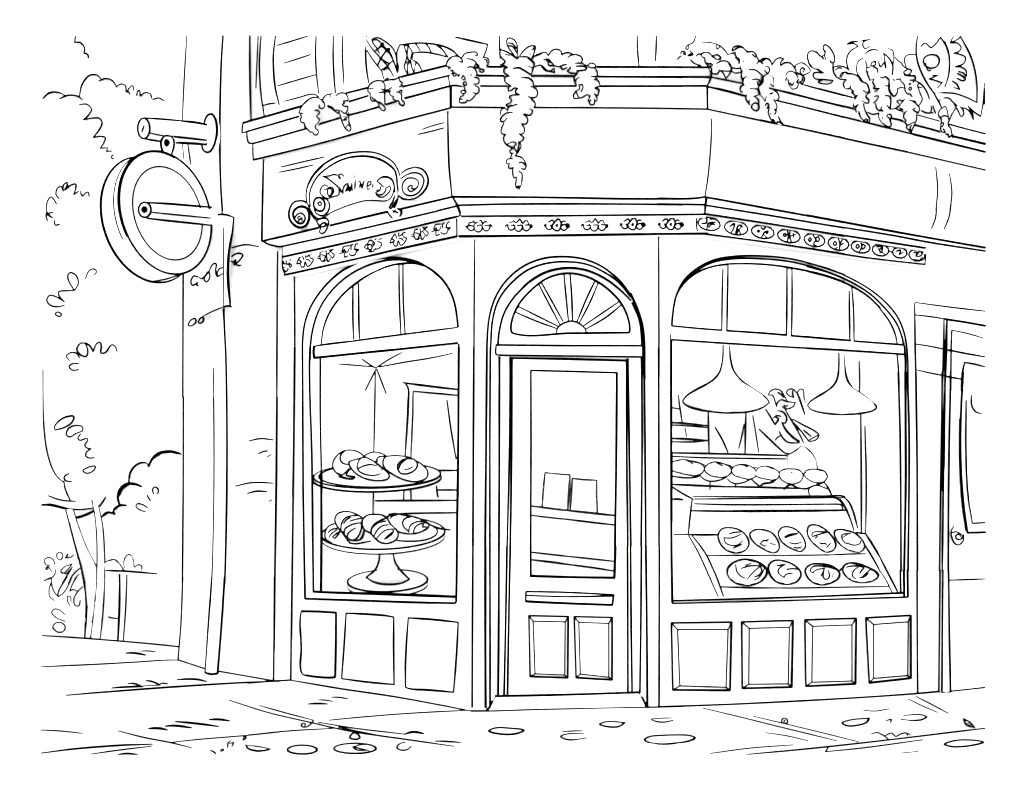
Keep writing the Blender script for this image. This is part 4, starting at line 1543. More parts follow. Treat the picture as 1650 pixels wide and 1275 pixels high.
# ------------------------------------------------------------------ behind the door glass
b = MB(METAL)
DC = upright(845, 8.0, 1000, 7.3)
b.slab(DC, [(840, 812.5), (1005, 832.5), (1005, 1060), (840, 1040)], .5)
b.ink(DC.off(.002), """
M 2.4 383,1018 520,1035 650,1050
M 2.6 600,1045 780,1064 918,1079
M 1.4 383,1078 500,1092 650,1108
M 2 600,1102 780,1124 918,1140
N 1.8 385,40 520,55 650,70
N 1.7 620,66 780,83 912,98
N 2.2 385,88 520,104 650,122
N 2 620,118 780,139 912,160
""")
solo('door_counter', b, 'slanting service counter seen through the glazed door', 'counter')
for q, k, lab in (('472,803 633,818 618,1046 453,1028', "M 2 472,803 550,812\nM 2.8 540,811 633,818\nM 2 472,803 462,910 453,1025\nM 2.6 633,818 626,930 618,1043", 'taller blank box standing on the counter behind the door glass'),
                  ('648,840 805,853 811,1064 635,1048', "M 2 648,840 700,847 805,853\nM 2 648,840 642,940 635,1045\nM 1.9 805,853 804,950 810,1060\nM 2.6 804,950 808,1062", 'shorter blank box next to the taller one behind the door glass')):
    b = MB(METAL); b.slab(DC.off(-.03), poly(q, 'M'), .12); b.ink(DC.off(-.027), k); solo('counter_box', b, lab, 'box', 'blank boxes on the door counter')

# ------------------------------------------------------------------ right window: lamps
def lamp(D, prof, ink, label):
    t = Thing('pendant_lamp', label, 'lamp', 'bell lamps hanging in the bread window')
    cx = prof[0]
    b = MB(METAL)
    b.sweep([P3(cx, y, D) for y, r in prof[1]], [max(r, .3) * .89 * D / F for y, r in prof[1]], 40)
    b.ink(front(D - .005), ink)
    t.part('lamp_shade', b)
    b = MB(METAL)
    yt = 537 + (cx - 1078) * 27 / 382
    b.sweep([P3(cx, yt, D), P3(cx, 562, D)], [4.0 * D / F] * 2, 12)
    t.part('stem', b)
    t.done()
lamp(7.25, (1170, [(553, 5), (575, 5.5), (588, 7), (600, 10.5), (608, 16), (614, 23), (620, 33), (627, 46), (638, 63), (645, 69), (649, 69), (655, 60), (660, 42), (663, 18), (664.5, 1)]),
     "S 1.8 445,60 446,120 440,190 425,250\nS 2.8 440,190 420,258 370,315 270,370 195,418 170,450\nS 3 172,445 172,460 205,487 280,512 370,526\nS 2.4 340,523 430,532 520,533 620,526 710,500 765,463! 740,430 660,375 560,300 515,235\nS 2.6 545,285 515,235 497,160 488,65",
     'wide bell pendant lamp, nearest to the door')
lamp(7.35, (1356, [(560, 4.5), (600, 4.7), (607, 6), (614, 8), (620, 12), (626, 18), (632, 27), (639, 38), (648, 51), (653, 55), (659, 49), (663, 35), (666, 16), (667.5, 1)]),
     "R 1.8 218,1010 218,1110 205,1190 180,1240\nU 2.6 285,0 270,55 230,105 150,155 100,190 83,213\nU 2.4 83,211 105,238 200,265 320,272 440,262 510,243 527,225 500,195 430,140 365,98\nR 2 253,1015 258,1100 280,1200 320,1265\nU 2.2 430,140 365,98 335,50 322,0",
     'smaller bell pendant lamp, farther from the door')

# ------------------------------------------------------------------ display case and pastries
dc = Thing('display_case', 'slanted glass bakery counter holding two rows of pastries', 'display case')
b = MB(METAL)
CU = front(7.62)
b.slab(CU, poly('1108,862 1115,804 1117,800 1340,798 1352,801 1366,815 1376,840 1382,862'), .3)
b.ink(CU.off(.002), """
T 1.2 268,330 600,331 1330,326
T 1.5 272,351 700,347 1417,340
T 1.8 278,387 500,393 800,394 1380,389
T 2.2 258,440 500,443 800,445
T 3.4 500,443 900,441 1200,439 1410,435
U 1.9 200,793 245,792 300,792 325,798
U 1.7 60,804 245,803 280,815 320,860 350,920 382,1015
U 2.6 295,815 330,875 360,945
U 2.6 320,803 350,835 375,890 390,940 405,998
U 1.6 200,848 270,847 300,852 308,870 310,885
U 2.2 200,888 280,887 328,886
""")
dc.part('canopy', b)
b = MB(METAL)
b.slab(front(7.5), poly('1070,780 1083,783 1115,804 1108.5,862.5 1070,862.5'), .3)
b.ink(front(7.495), "T 2 110,258 190,310 262,348\nT 2 262,348 250,440 232,617\nT 3 108,353 150,351 192,357")
dc.part('side_panel', b)
TR = Plane(P3(1200, 861, 7.48), (P3(1400, 861, 7.48) - P3(1200, 861, 7.48)).cross(P3(1200, 966, 7.12) - P3(1200, 861, 7.48)))
b = MB(METAL)
b.slab(TR, poly('1070,861.5 1395,861.5 1436,972 1070,985'), .03)
b.ink(TR, """
T 2 108,621 232,622
T 3.2 232,624 350,626 465,625
T 1.4 235,632 300,745 350,850 410,985 460,1098
T 2.2 262,632 320,705 370,780 440,930
T 1.9 400,845 440,930 470,1010 500,1095
T 1.6 370,782 600,783 900,781
T 1.6 850,782 1100,781 1417,776
U 1.5 200,1176 330,1170 458,1167
T 1.3 475,1022 700,1031 1000,1029 1417,1024
V 1.5 310,18 500,23 700,25 900,21 1135,17
X 3.4 685,195 800,380 900,550
X 2.4 880,515 1000,750 1155,1050
X 2 650,320 800,570 900,750
X 1.4 880,715 980,870 1065,1040
X 1.9 540,165 620,183 680,187
""")
dc.part('tray', b)
b = MB(METAL); b.slab(front(7.14), poly('1070,984 1437,973 1437,1090 1070,1090'), .5); dc.part('cabinet', b)
b = MB(METAL); b.slab(front(7.72), poly('1385,560 1394,560 1396,870 1387.5,870'), .05)
b.ink(front(7.718), "R 1.2 358,1070 361,1180 362,1275\nU 1.6 417,0 417,130\nU 2 425,275 428,600 430,1035\nU 1.9 453,345 461,700 458,1035")
dc.part('post', b)
dc.done()

gu, gl_ = 'oval pastries in the top row of the display case', 'oval pastries in the bottom row of the display case'
TS = TR.off(.03)
def past(tile, o, ink, lab, grp, w=2.4):
    bun('pastry', tile, o, 0, ink, lab, 'pastry', grp, .05, None, w, surf=TS)
past('T', '465,610 490,580 550,573 620,590 675,640 690,700 660,745 600,762 530,745 480,700 460,645', "T 1.6 540,618 580,607 630,603\nT 1.8 502,645 540,650 590,640 635,618\nT 1.6 502,645 515,685 560,705 610,700 645,668\nT 1.8 570,728 600,715 640,697", 'top row pastry with a smile shaped mark, nearest the door', gu)
past('T', '700,620 730,592 790,588 860,608 905,660 922,720 905,755 860,757 800,730 740,690 705,645', "T 2 785,685 805,668 835,673\nT 1.6 820,665 848,658\nT 1.4 775,690 800,705 828,710\nT 1.8 853,690 895,698", 'second pastry of the top row, slanted with small nicks', gu)
past('T', '918,610 945,572 1000,567 1060,595 1110,660 1120,720 1090,750 1050,742 990,715 940,670', "T 1.6 962,640 1000,622 1065,612\nT 1.6 968,648 1010,630 1060,620\nT 1.6 1000,683 1050,693 1095,678\nT 1.8 1035,720 1070,725 1095,715", 'middle pastry of the top row with two crossing bands', gu)
past('T', '1137,600 1150,560 1200,552 1270,585 1330,650 1352,710 1330,745 1280,755 1220,720 1160,660', "T 1.8 1170,630 1180,608 1240,600 1310,605\nT 1.6 1175,638 1230,620 1290,605\nT 1.6 1195,652 1215,638\nT 1.8 1228,685 1250,692 1270,690 1285,698\nT 1.6 1283,722 1300,705 1315,687", 'fourth pastry of the top row, the steepest, with dotted crumbs', gu)
past('X', '225,150 300,130 400,145 520,185 610,265 655,340 650,410 600,450 530,450 420,420 310,345 240,250', "X 1.6 460,188 390,185 335,205 335,260 380,320 440,335 510,355 580,340 605,320 605,295\nX 1.3 360,228 410,203", 'last pastry of the top row with a rounded filling, by the case edge', gu)
past('T', '530,890 560,850 620,820 680,815 760,835 820,880 825,920 800,965 740,1000 670,1007 590,990 540,945', "T 1.6 592,850 600,900 630,938 665,955\nT 1.8 632,880 700,862 775,858\nT 1.4 665,855 710,842\nT 1.9 680,962 720,915 780,862! 790,900 770,930 735,945\nT 1.6 730,970 770,950 800,905 810,880\nT 3 680,815 760,835 820,880", 'widest bottom row pastry with looping folds, nearest the door', gl_, 3.2)
past('T', '845,860 880,825 950,825 1030,855 1080,900 1085,940 1050,985 980,1000 910,985 860,940', "T 1.8 905,860 935,855 970,848! 920,885 915,910 960,950! 970,930 1028,915\nT 1.6 980,885 1040,883 1080,890\nT 1.4 985,892 1010,880", 'second bottom row pastry with a crescent fold', gl_, 3.2)
past('T', '1125,890 1160,855 1230,848 1320,865 1375,910 1375,950 1330,985 1260,1003 1190,990 1135,940', "T 1.8 1185,915 1160,900 1175,870 1240,862 1300,872 1360,890\nT 1.6 1180,910 1210,890 1270,880\nT 1.8 1240,938 1265,890! 1260,950 1280,965 1305,945 1298,895\nT 1.2 1330,945 1335,915", 'third bottom row pastry with two upright loops', gl_, 3.2)
past('X', '350,690 390,640 480,620 600,640 720,690 820,740 865,790 840,840 760,885 620,900 500,880 420,830 360,760', "X 1.8 395,680 450,665 560,662 660,680\nX 1.6 570,680 510,720 485,790 500,825 540,843\nX 1.6 655,690 610,740 595,770\nX 1.8 745,715 690,765 620,830! 590,825\nX 1.2 630,835 690,800 720,770\nX 3.4 480,625 600,640 720,690 820,745 862,795\nX 4.4 300,720 340,700 360,680", 'pointed striped pastry at the end of the bottom row', gl_, 3.2)

# rolls on the upper shelf ----------------------------------------------------------------
b = MB(METAL)
SH = front(7.9)
b.slab(SH, poly('1070,770 1083,770 1290,786 1335,786 1342,800 1070,800'), .3)
b.ink(SH.off(.003), """
S 2.6 97,1023 300,1032 500,1040
S 2.2 450,1038 700,1043 970,1051
S 1.6 97,966 140,973 200,978 270,972 290,962
S 1.6 290,965 320,990 360,1002 430,992 470,975
S 1.8 357,1002 357,1060
S 1.6 475,985 500,1008 535,1018 600,1005 640,985
S 1.8 535,1018 530,1035
S 1.5 640,988 670,1015 700,1037
S 2.6 700,1038 715,1022 780,1008 815,985
S 2.4 862,1060 880,1040 905,1025 960,1048
S 1.8 940,1042 1010,1053 1060,1035 1140,1010
S 1.4 1040,1095 1030,1070 1040,1045 1085,1030 1165,1055
S 1.5 1085,1030 1095,1020 1125,1015
S 2 1140,1010 1165,1045 1190,1095
""")
solo('bread_shelf', b, 'narrow shelf with scalloped paper cups carrying the row of round rolls', 'shelf')
gr = 'round rolls in a row on the bread shelf'
for o, k, lab, w in (
    ('80,885 140,860 190,857 240,870 300,888 315,912 300,945 260,960 200,955 140,940 80,915', "S 1.2 225,860 270,870 330,895\nS 2.4 190,857 225,870 240,885", 'first roll of the shelf row, cut by the window frame', 2),
    ('320,920 340,890 390,872 450,885 495,910 500,940 460,970 400,970 350,955', "S 1.6 400,875 420,885 447,898\nS 1.2 440,882 490,893 520,912", 'second roll of the shelf row from the door', 2.2),
    ('505,930 520,905 580,888 630,900 668,930 668,965 630,985 570,975 520,955', "S 2.2 560,890 590,892 615,905\nS 1.2 640,905 680,910", 'third roll of the shelf row, under the wide lamp rim', 2.2),
    ('672,960 685,915 740,900 790,915 828,945 820,980 790,990 740,985', "S 1.8 735,900 760,905 790,917 770,910", 'fourth roll of the shelf row with a small top loop', 1.8),
    ('833,950 850,928 910,920 970,930 992,960 975,1000 930,1017 880,1010 840,980', "S 1.6 912,940 922,945", 'fifth roll of the shelf row, a dot on its top', 2.4),
    ('1003,955 1010,935 1080,922 1140,935 1158,970 1140,1000 1090,1010 1040,995', "S 1.4 1003,960 1003,945 1013,942\nS 2.6 1080,921 1140,935 1160,968 1142,1000", 'last roll of the shelf row, farthest from the door', 2.0)):
    bun('round_roll', 'S', o, 7.78, k, lab, 'bread roll', gr, .06, None, w)

b = MB(METAL)
RK = front(8.3)
b.slab(RK, poly('1070,640 1095,640 1100,680 1140,686 1290,735 1290,790 1070,790', 'p'), .2)
b.ink(RK.off(.003), """
S 2.4 97,600 170,603 335,620
S 1.3 97,617 200,622 335,634
S 2.4 97,708 200,712 340,723
S 1.4 97,731 200,733 250,732 330,725
S 1.8 140,410 152,500 168,600
S 1.5 97,498 150,507
S 1 185,635 197,695
S 2.2 345,530 347,660 350,803
S 1.7 392,632 440,715 480,803
S 1.6 590,612 575,690 553,778
S 2 603,535 600,650 597,808
S 1.1 650,550 670,670 690,803
S 2.4 97,807 500,815 885,825
S 1.5 97,831 300,840 600,845 875,848
""")
b.slab(RK.off(-.01), poly('1140,655 1245,655 1275,735 1140,735'), .1)
solo('wall_rack', b, 'back rack with plank shelves and hanging cloth behind the row of rolls', 'rack')

jr = Thing('flower_jar', 'rounded jar with leaves and a paper cone behind the last rolls', 'jar')
b = MB(BREAD)
q = loop('S', '885,825! 940,795 990,757 1040,795 1080,850 1095,925! 890,925!')
b.puff(Puff(front(8.05), q, .12, 20))
b.ink(front(8.04), "S 2.2 890,820 940,795 985,760\nS 2 885,825 893,870 895,915\nS 2.4 995,760 1040,795 1075,850 1093,915")
jr.part('vessel', b)
b = MB(BREAD)
for o in ('755,410 770,385 800,370 840,380 870,420 888,455 942,462 925,495 880,507 935,610 998,735 965,742 890,735 855,705 830,660 848,600 800,615 795,570 820,517 812,492 800,450 785,415',):
    q = loop('S', o); b.puff(Puff(front(8.1), q, .05, 12))
FJ = front(8.03)
b.ink(FJ, """
S 1.4 755,412 765,390 800,370 840,380 865,415 888,455
S 1.3 755,412 785,415 800,450 812,492! 820,462 845,443 880,455 942,462! 930,487 885,507 850,490
S 2 820,392 845,408 862,428
S 1.5 862,480 875,490 888,480
S 1.8 868,500 900,560 960,660 998,738
S 2 737,508 770,560 802,615! 825,572 810,566
S 1.6 792,568 815,552 845,558
S 1.9 820,517 860,530 882,570 872,603 848,600! 870,640 920,695 970,728
S 2.6 850,602 880,655 930,705 968,735
S 1.9 830,660 855,705 890,735 935,740 970,740
S 1.3 840,690 820,700 802,722
S 2.4 693,645 760,710 840,785 870,808 893,812
""")
jr.part('leaf_spray', b)
b = MB(BREAD)
q = loop('S', '920,575! 1000,620 1070,655 1103,685 1085,717 1035,732! 985,665 930,600')
b.puff(Puff(front(8.12), q, .05, 10))
b.ink(front(8.06), "S 1.7 920,575 1000,618 1070,655 1103,685 1085,717 1035,732! 985,665 930,600\nS 1.5 1035,720 1098,685\nS 1.2 995,650 1020,670 1050,695")
jr.part('paper_cone', b)
b = MB(BREAD)
q = loop('S', '880,395 890,375 925,370 950,390 975,370 998,378 1003,430 985,470 1005,545 975,455 945,405 930,430 900,418')
b.puff(Puff(front(8.14), q, .03, 8))
b.ink(front(8.10), "S 1.6 932,430 900,418 880,395 890,375 925,370 950,395\nS 1.5 925,380 922,405 932,430\nS 2.4 950,390 975,455 1007,548\nS 1.2 955,390 972,370 995,375 1000,420 1010,465")
jr.part('petal', b)
jr.done()
# ------------------------------------------------------------------ hanging garlands and leaves on the cornice
gw = 'leafy garlands hanging over the cornice'

def garland(surf, tile, outlines, ink, label, T=.07, rnd=12, name='hanging_garland', cat='garland', group=gw, back=.7):
    b = MB(LEAF)
    pls = []
    for o in outlines:
        t = tile
        if o[0].isalpha():
            t, o = o.split(None, 1)
        q = loop(t, o, 4.0); pf = Puff(surf, q, T, rnd); pls.append(pf); b.puff(pf, back)
    class Top:
        def __call__(s, x, y):
            h = max(p.h(x, y) for p in pls)
            return surf.off(h + .006)(x, y)
        def nrm(s, x, y):
            return surf.n
    b.ink(Top(), ink, 0, 0, .62)
    return solo(name, b, label, cat, group)

GL, GC, GR = wleft(728, 6.26), front(6.26), wright(1141, 6.26)
garland(GL, 'E', ['420,545 440,500 480,460 530,445 572,462 580,490 555,515 548,545 553,600 535,620 530,645 548,660 545,688 525,690 495,675 460,640 432,600 435,570',
                  '572,462 600,430 650,418 720,412 745,440 748,465 728,490 742,515 742,550 752,600 765,655 745,665 715,630 695,560 670,545 640,520 610,510 590,480'], """
E 2.2 572,462 545,445 515,444 475,465 435,510 420,545! 430,550 437,575
E 2 437,572 430,595 437,608 455,612
E 2 455,612 460,640 475,650! 478,655 497,676
E 2 497,676 512,672 520,690 538,692 548,680 548,662 530,648 533,625 553,605
E 2 535,568 557,590 548,607
E 1.8 520,528 550,530 558,548 540,562
E 1.6 437,545 448,550
E 2 555,487 557,510 575,518 592,505
E 1.7 570,462 588,480 592,505
E 2 572,462 600,430 640,418
E 1.8 628,425 628,440
E 2 665,432 690,415 725,415 748,445 745,465! 715,468 725,480! 708,490 725,503 745,500
E 2.4 610,500 622,510 615,495! 640,518 632,500! 655,530 645,512
E 2 655,530 685,548 690,530! 665,525
E 1.9 745,503 745,525 735,548 748,560 750,545
E 1.8 700,530 722,548 735,548
E 2.2 692,555 710,610 735,655 755,668 766,655
E 2 752,560 752,600 765,640 766,655
E 1.6 735,640 745,625 757,635
E 1.4 715,570 740,575! 715,595 740,590
""", 'double lobed garland drooping over the cornice above the shop sign')
garland(GL, 'E', ['880,405 890,365 920,338 985,335 1050,322 1090,308 1108,345 1100,370 1108,420 1122,470 1112,495 1090,490 1060,470 1025,478 997,492 995,510 985,532 960,518 945,480 900,460'], """
E 2.6 878,405 885,370 915,340 950,332 990,335
E 2.2 980,335 1030,325 1060,322 1088,308! 1090,330 1108,345 1100,368 1085,370
E 1.8 880,405 895,420 893,440
E 2 893,440 903,465 920,470 928,455
E 2 905,440 935,470 962,480 985,500 995,520 985,532 965,520 945,480
E 2.2 975,340 988,350 990,420 992,490
E 1.8 965,385 1000,395 1040,375
E 1.8 950,412 990,405 1030,400
E 1.8 995,490 1020,480 1070,472
E 1.8 1020,405 1030,430 1050,435! 1045,450 1065,465
E 2.2 1065,405 1090,410 1105,430 1102,455 1122,478 1118,497 1092,490 1082,465 1060,468
E 1.6 1085,400 1105,395 1105,410
E 1.4 890,385 915,380
""", 'small tangled garland with a cord, under the patterned leaf')
garland(GC, 'K', ['78,235 85,200 115,175 150,170 185,190 200,155 245,142 290,150 320,180 355,180 362,205 350,232 330,265 300,275 285,292 300,340 300,400 275,430 225,468 190,480 162,475 175,435 200,400 190,345 200,315 150,295 110,268'], """
K 2.6 78,235 85,205 110,178 155,168 180,185 188,208! 165,205
K 2.4 178,185 200,155 240,143 280,145 288,162 270,165
K 1.9 215,185 250,190 280,215 290,245 330,262 325,275 302,272 305,250
K 1.6 320,180 345,176 362,195 360,222 345,230
K 1.7 330,190 345,195 350,215
K 1.8 215,245 240,238 265,248 278,270 285,292
K 1.7* 265,235 280,220 298,235 285,248
K 2.4 238,292 285,296
K 2 262,308 290,315 298,335 290,352 258,352
K 2.2 270,365 292,375 298,395 290,418 255,410
K 2 275,425 255,450 230,468! 215,460 212,475 190,480 165,475 170,455 185,455
K 1.9 165,460 172,438 195,430
K 1.8* 175,405 190,395 210,405 195,420
K 1.8 205,395 195,370
K 1.8* 190,350 205,338 217,352 200,365
K 1.8 188,325 205,320 190,298 180,318
K 1.8 155,300 165,290 160,305
K 1.8* 122,292 135,282 146,293 132,302
K 1.8 105,268 120,265 122,280 110,285
K 2.2 82,238 105,243 90,255
""", 'bushy garland hanging at the corner where the cornice turns')
garland(GC, 'K', ['440,130 500,150 550,185 600,170 645,195 665,215 655,260 640,295 655,345 665,372 685,405 680,435 660,450 668,490 665,515 650,540 632,560 600,560 618,590 610,620 588,625 600,655 590,690 590,712 572,740 575,770 545,820 540,835 580,845 608,900 592,925 568,935 582,960 580,1000 560,1055 545,1045 545,980 528,975 520,920 490,905 480,880 482,860 515,845 505,800 520,775 480,760 460,720 445,680 443,650 455,615 437,600 437,555 455,515 490,500 500,440 495,380 475,345 468,310 460,260 445,230 450,185'], """
K 2.2 433,120 440,150 450,190
K 2.2 445,180 470,205 450,225! 440,225 485,240
K 2.2 455,215 445,232 488,242! 462,255 460,275 500,302!
K 2.2 500,302 470,305 465,325 475,345 510,368! 492,372 492,402! 515,395
K 2.2 515,392 530,380 555,383! 540,395 540,412 568,424
K 2.2 568,424 500,435 497,445 515,460! 500,480 475,492 490,500 552,488
K 2.2 475,495 490,510 485,530! 468,512
K 1.8 470,508 445,525 437,560
K 2.4 520,540 475,548 445,575 437,600 455,605 482,580
K 2.2 460,615 445,650 445,680 465,690 475,685! 458,710 462,735 480,760 525,780
K 3 470,748 500,770 525,780
K 1.9 520,780 500,800 515,825! 505,848 520,850! 485,855 477,875 485,885 503,882
K 1.9 495,895 490,908 505,918 525,908
K 2 518,915 520,950 530,978 545,972
K 2 545,975 543,1040 550,1048 563,1030! 545,1035
K 2.2 622,182 650,205 665,215! 655,255 640,295
K 1.9 625,232 650,248
K 3 520,250 560,245 600,265 642,292
K 2.6 577,308 620,312 648,330 658,350 658,368
K 2.4 640,370 672,382 686,410 675,440 650,445 625,437
K 2.4 642,450 662,470 670,495 662,512
K 2.2 632,518 652,530 640,560 592,555! 615,575 620,600 605,622 580,617
K 2.2 582,620 598,650 595,675 575,690! 563,682 575,695 
K 2.2 578,692 595,712 590,725 567,742
K 2.4 568,738 575,765 560,800 538,830
K 2 560,735 560,775 545,810
K 2 490,750 520,738 545,748 530,770 545,805
K 2.4 537,830 575,840 600,870 610,900 600,922 578,915
K 2.4 562,878 580,872 605,895
K 2 563,935 580,945 583,985 575,1025 562,1055
K 1.8 512,812 525,815
K 1.6 513,605 518,610
""", 'longest garland hanging down the centre of the fascia', T=.09, rnd=14)
garland(GC.off(.02), 'K', ['550,188 520,150 490,110 480,65 500,48 530,60 548,90 552,140', '550,188 500,170 440,165 437,122 470,128 510,155', '552,185 580,150 620,112 645,100 668,104 665,150 645,190 610,172'], """
K 2.2 550,188 520,150 490,110 480,65 495,48 530,60 548,90 550,188
K 1.6 490,80 520,85 545,118
K 1.6 488,98 520,105 548,148
K 2.2 550,188 500,150 440,122
K 1.8 440,122 438,170
K 1.4 470,155 500,165
K 2.2 555,182 600,125 640,100 670,102 668,130 645,190
K 1.8 645,120 655,125 660,105
K 1.8 570,172 620,175 665,212
K 1.4 632,150 640,160
""", 'three pointed leaves sprouting at the top of the longest garland', T=.02, rnd=8, name='leaf_tuft', cat='leaves', group=None)
garland(GC, 'K', ['650,188 700,152 740,140 760,155 790,125 830,125 850,150 890,143 920,157 970,165 985,195 978,215 1030,213 1070,230 1082,270 1082,310 1100,365 1095,410 1085,450 1062,490 1035,490 1030,440 1015,425 965,450 928,445 925,425 945,395 940,340 928,320 935,290 885,268 850,255 800,280 745,268 705,235 660,240'], """
K 2 645,190 670,165 710,148 740,143 757,163
K 2 665,168 690,160 715,150
K 2 755,163 785,128 820,122 845,140 845,158
K 2 842,158 880,145 905,148 920,158
K 2 885,180 905,162 940,158 975,172 985,195 970,215 935,215
K 2.2 935,215 980,215 1012,232
K 1.8 1012,232 1040,215 1065,222 1072,240 1040,245 1015,232
K 2 1065,243 1082,270 1080,302 1040,302
K 2.2 1072,310 1095,345 1100,368! 1065,380 1095,390 1095,410
K 2 1060,325 1080,325
K 2.2 1095,395 1085,430 1062,418! 1078,440 1082,462 1065,470
K 2.2 1065,455 1060,490 1035,490 1030,470 1040,460
K 1.8 1035,430 1020,470
K 1.5 1022,425 1030,445
K 2 1015,425 965,447 940,400
K 2.2 940,400 922,432 930,450 958,450
K 2.2 940,400 965,385 960,360 985,360 985,385 975,405
K 2.2 945,365 930,335 930,300 950,285
K 1.9 935,345 945,320 965,310
K 2.2 1005,262 960,265 935,290
K 2.4 940,235 1005,240 1015,252! 990,262 945,265
K 2.4 932,282 905,282 882,268! 905,245 900,238
K 2 880,245 850,258 835,230 
K 2.4 850,255 842,235 880,222
K 2.6 725,190 760,190 775,205! 755,212 760,230 795,232 830,240
K 1.6 745,200 785,215 795,232
K 2 665,240 705,230 745,262
K 2.4 710,235 735,262 790,275 797,280 795,250! 775,265
""", 'side branch of garland arching beside the longest one')
garland(GR, 'O', ['140,235 160,190 200,172 250,195 300,195 350,192 380,212 430,205 480,207 530,192 545,225 570,300 575,325 540,335 500,325 465,368 420,335 375,335 340,280 290,285 235,255'], """
O 2 258,78 248,110 235,128 205,140 190,165 200,172 212,150 205,140
O 2.2 135,243 138,228 160,215
O 1.8 155,200 160,185 185,185 188,208 172,195
O 2.2 220,180 240,205 205,212 225,200 215,212
O 1.6 300,120 350,122 400,132
O 2.4 395,132 430,150 460,180 480,207! 500,200 528,193
O 1.6 400,140 398,158 410,170! 420,155 438,152
O 2.2 262,215 280,200 300,212! 290,205 340,190 370,210
O 2 300,220 320,228 322,250 325,260 360,272
O 2.2 370,215 410,207 432,232 400,238! 385,225 372,220
O 2.2 225,242 240,262 295,283
O 2 325,262 345,285 365,300 368,330 410,337 420,310
O 1.6 355,262 375,275 360,285
O 1.9 400,265 440,248 475,252 500,280 502,318 465,370
O 1.7 418,312 440,325 465,368
O 1.5 420,312 455,318 500,320
O 2 480,255 500,290 535,300 560,298 570,275
O 1.9 500,320 530,333 560,330 578,320 575,305
O 1.6 530,225 548,235 555,260
""", 'spreading garland at the second bend of the cornice')
garland(GR, 'O', ['505,175 515,150 545,145 590,158 615,185 650,180 678,215 690,250 725,235 760,235 780,268 800,240 840,225 866,240 890,258 930,275 942,302 925,320 885,335 885,380 790,362 745,335 720,360 705,405 695,440 700,480 690,545 690,570 668,593 642,575 640,550 610,520 600,480 565,460 565,430 582,395 570,350 575,320 550,295 555,240 530,215'], """
O 2.2 505,180 515,155 545,145 570,148 588,160! 555,155 535,165 510,180
O 2.2 585,160 615,185 650,185 675,212 665,220 645,205
O 1.8 605,185 615,190
O 2 530,190 530,212 552,240
O 2 535,225 555,235 555,265 545,272
O 2.2 535,300 560,298 572,325! 570,345 582,395! 590,365 608,355
O 2.2 565,395 590,415 570,420 562,440 568,460 582,462
O 2.2 605,480 602,510 628,548! 620,530 630,520
O 2.2* 640,565 655,540 680,540 693,565 680,590 655,585
O 2 668,495 690,520 690,545
O 1.8 655,492 695,478! 700,460 690,440
O 2.4 622,307 660,308 690,325 722,360
O 2.2 645,375 685,375 705,405! 690,415 680,390
O 1.8 632,437 650,440! 660,440 685,445 697,478
O 2.2 675,268 705,240 735,230 765,240 782,275! 805,240 835,227 862,235! 840,260 840,282! 865,262 900,260 940,300
O 2.2 675,215 690,245
O 1.8 720,265 705,258 735,240
O 2.2 732,290 755,290 765,310 750,335 730,312
O 1.9 700,255 720,270
O 1.6 580,252 590,255
""", 'thick garland clump with a long drooping tail on the right cornice')
garland(GR.off(.01), 'O', ['745,338 790,365 793,425 765,435 800,465 828,495 820,520 803,530 812,575 808,615 835,645 858,685 810,675 785,660 760,610 755,580 740,545 735,525 700,475 690,430 720,400 710,370'], """
O 2 748,338 712,365 722,358! 712,385 700,400
O 2 722,362 715,395 690,430 700,475
O 1.8 745,338 790,365
O 2 790,368 790,425! 770,405
O 2.2 760,435 790,445 825,480 825,510 800,525! 793,512
O 1.8 765,472 790,468 770,475
O 1.9 700,475 735,525! 742,492
O 2 735,555 745,540 760,545 745,575! 760,565 755,600 775,650 800,675
O 2 805,532 815,560 812,582! 795,580 810,590 800,615
O 2.2 825,628 838,668 815,665
O 2 838,660 858,685 835,672
O 2 770,605 775,615
O 2.4 785,648 795,655! 800,672 820,672
""", 'narrow garland tail dangling next to the thick clump')
garland(GR, 'O', ['885,335 920,320 955,350 965,405 930,442 900,415 880,380', '938,282 985,260 1042,320 1010,345 1000,380 985,408 965,395 950,330'], """
O 1.5 875,350 885,328 915,322 945,340 955,360
O 1.4 872,382 885,360
O 2.2 890,375 900,415 925,442 955,430 962,400! 950,395 962,375
O 2 905,400 918,418 930,395
O 2 938,278 988,262 1042,320 1005,345! 980,340 975,308 990,295 1005,305 992,325
O 2 940,280 950,330 985,345 1005,375 985,405 970,395! 990,380 985,365
""", 'small curled garland knot between the long tail and the paddle leaves')

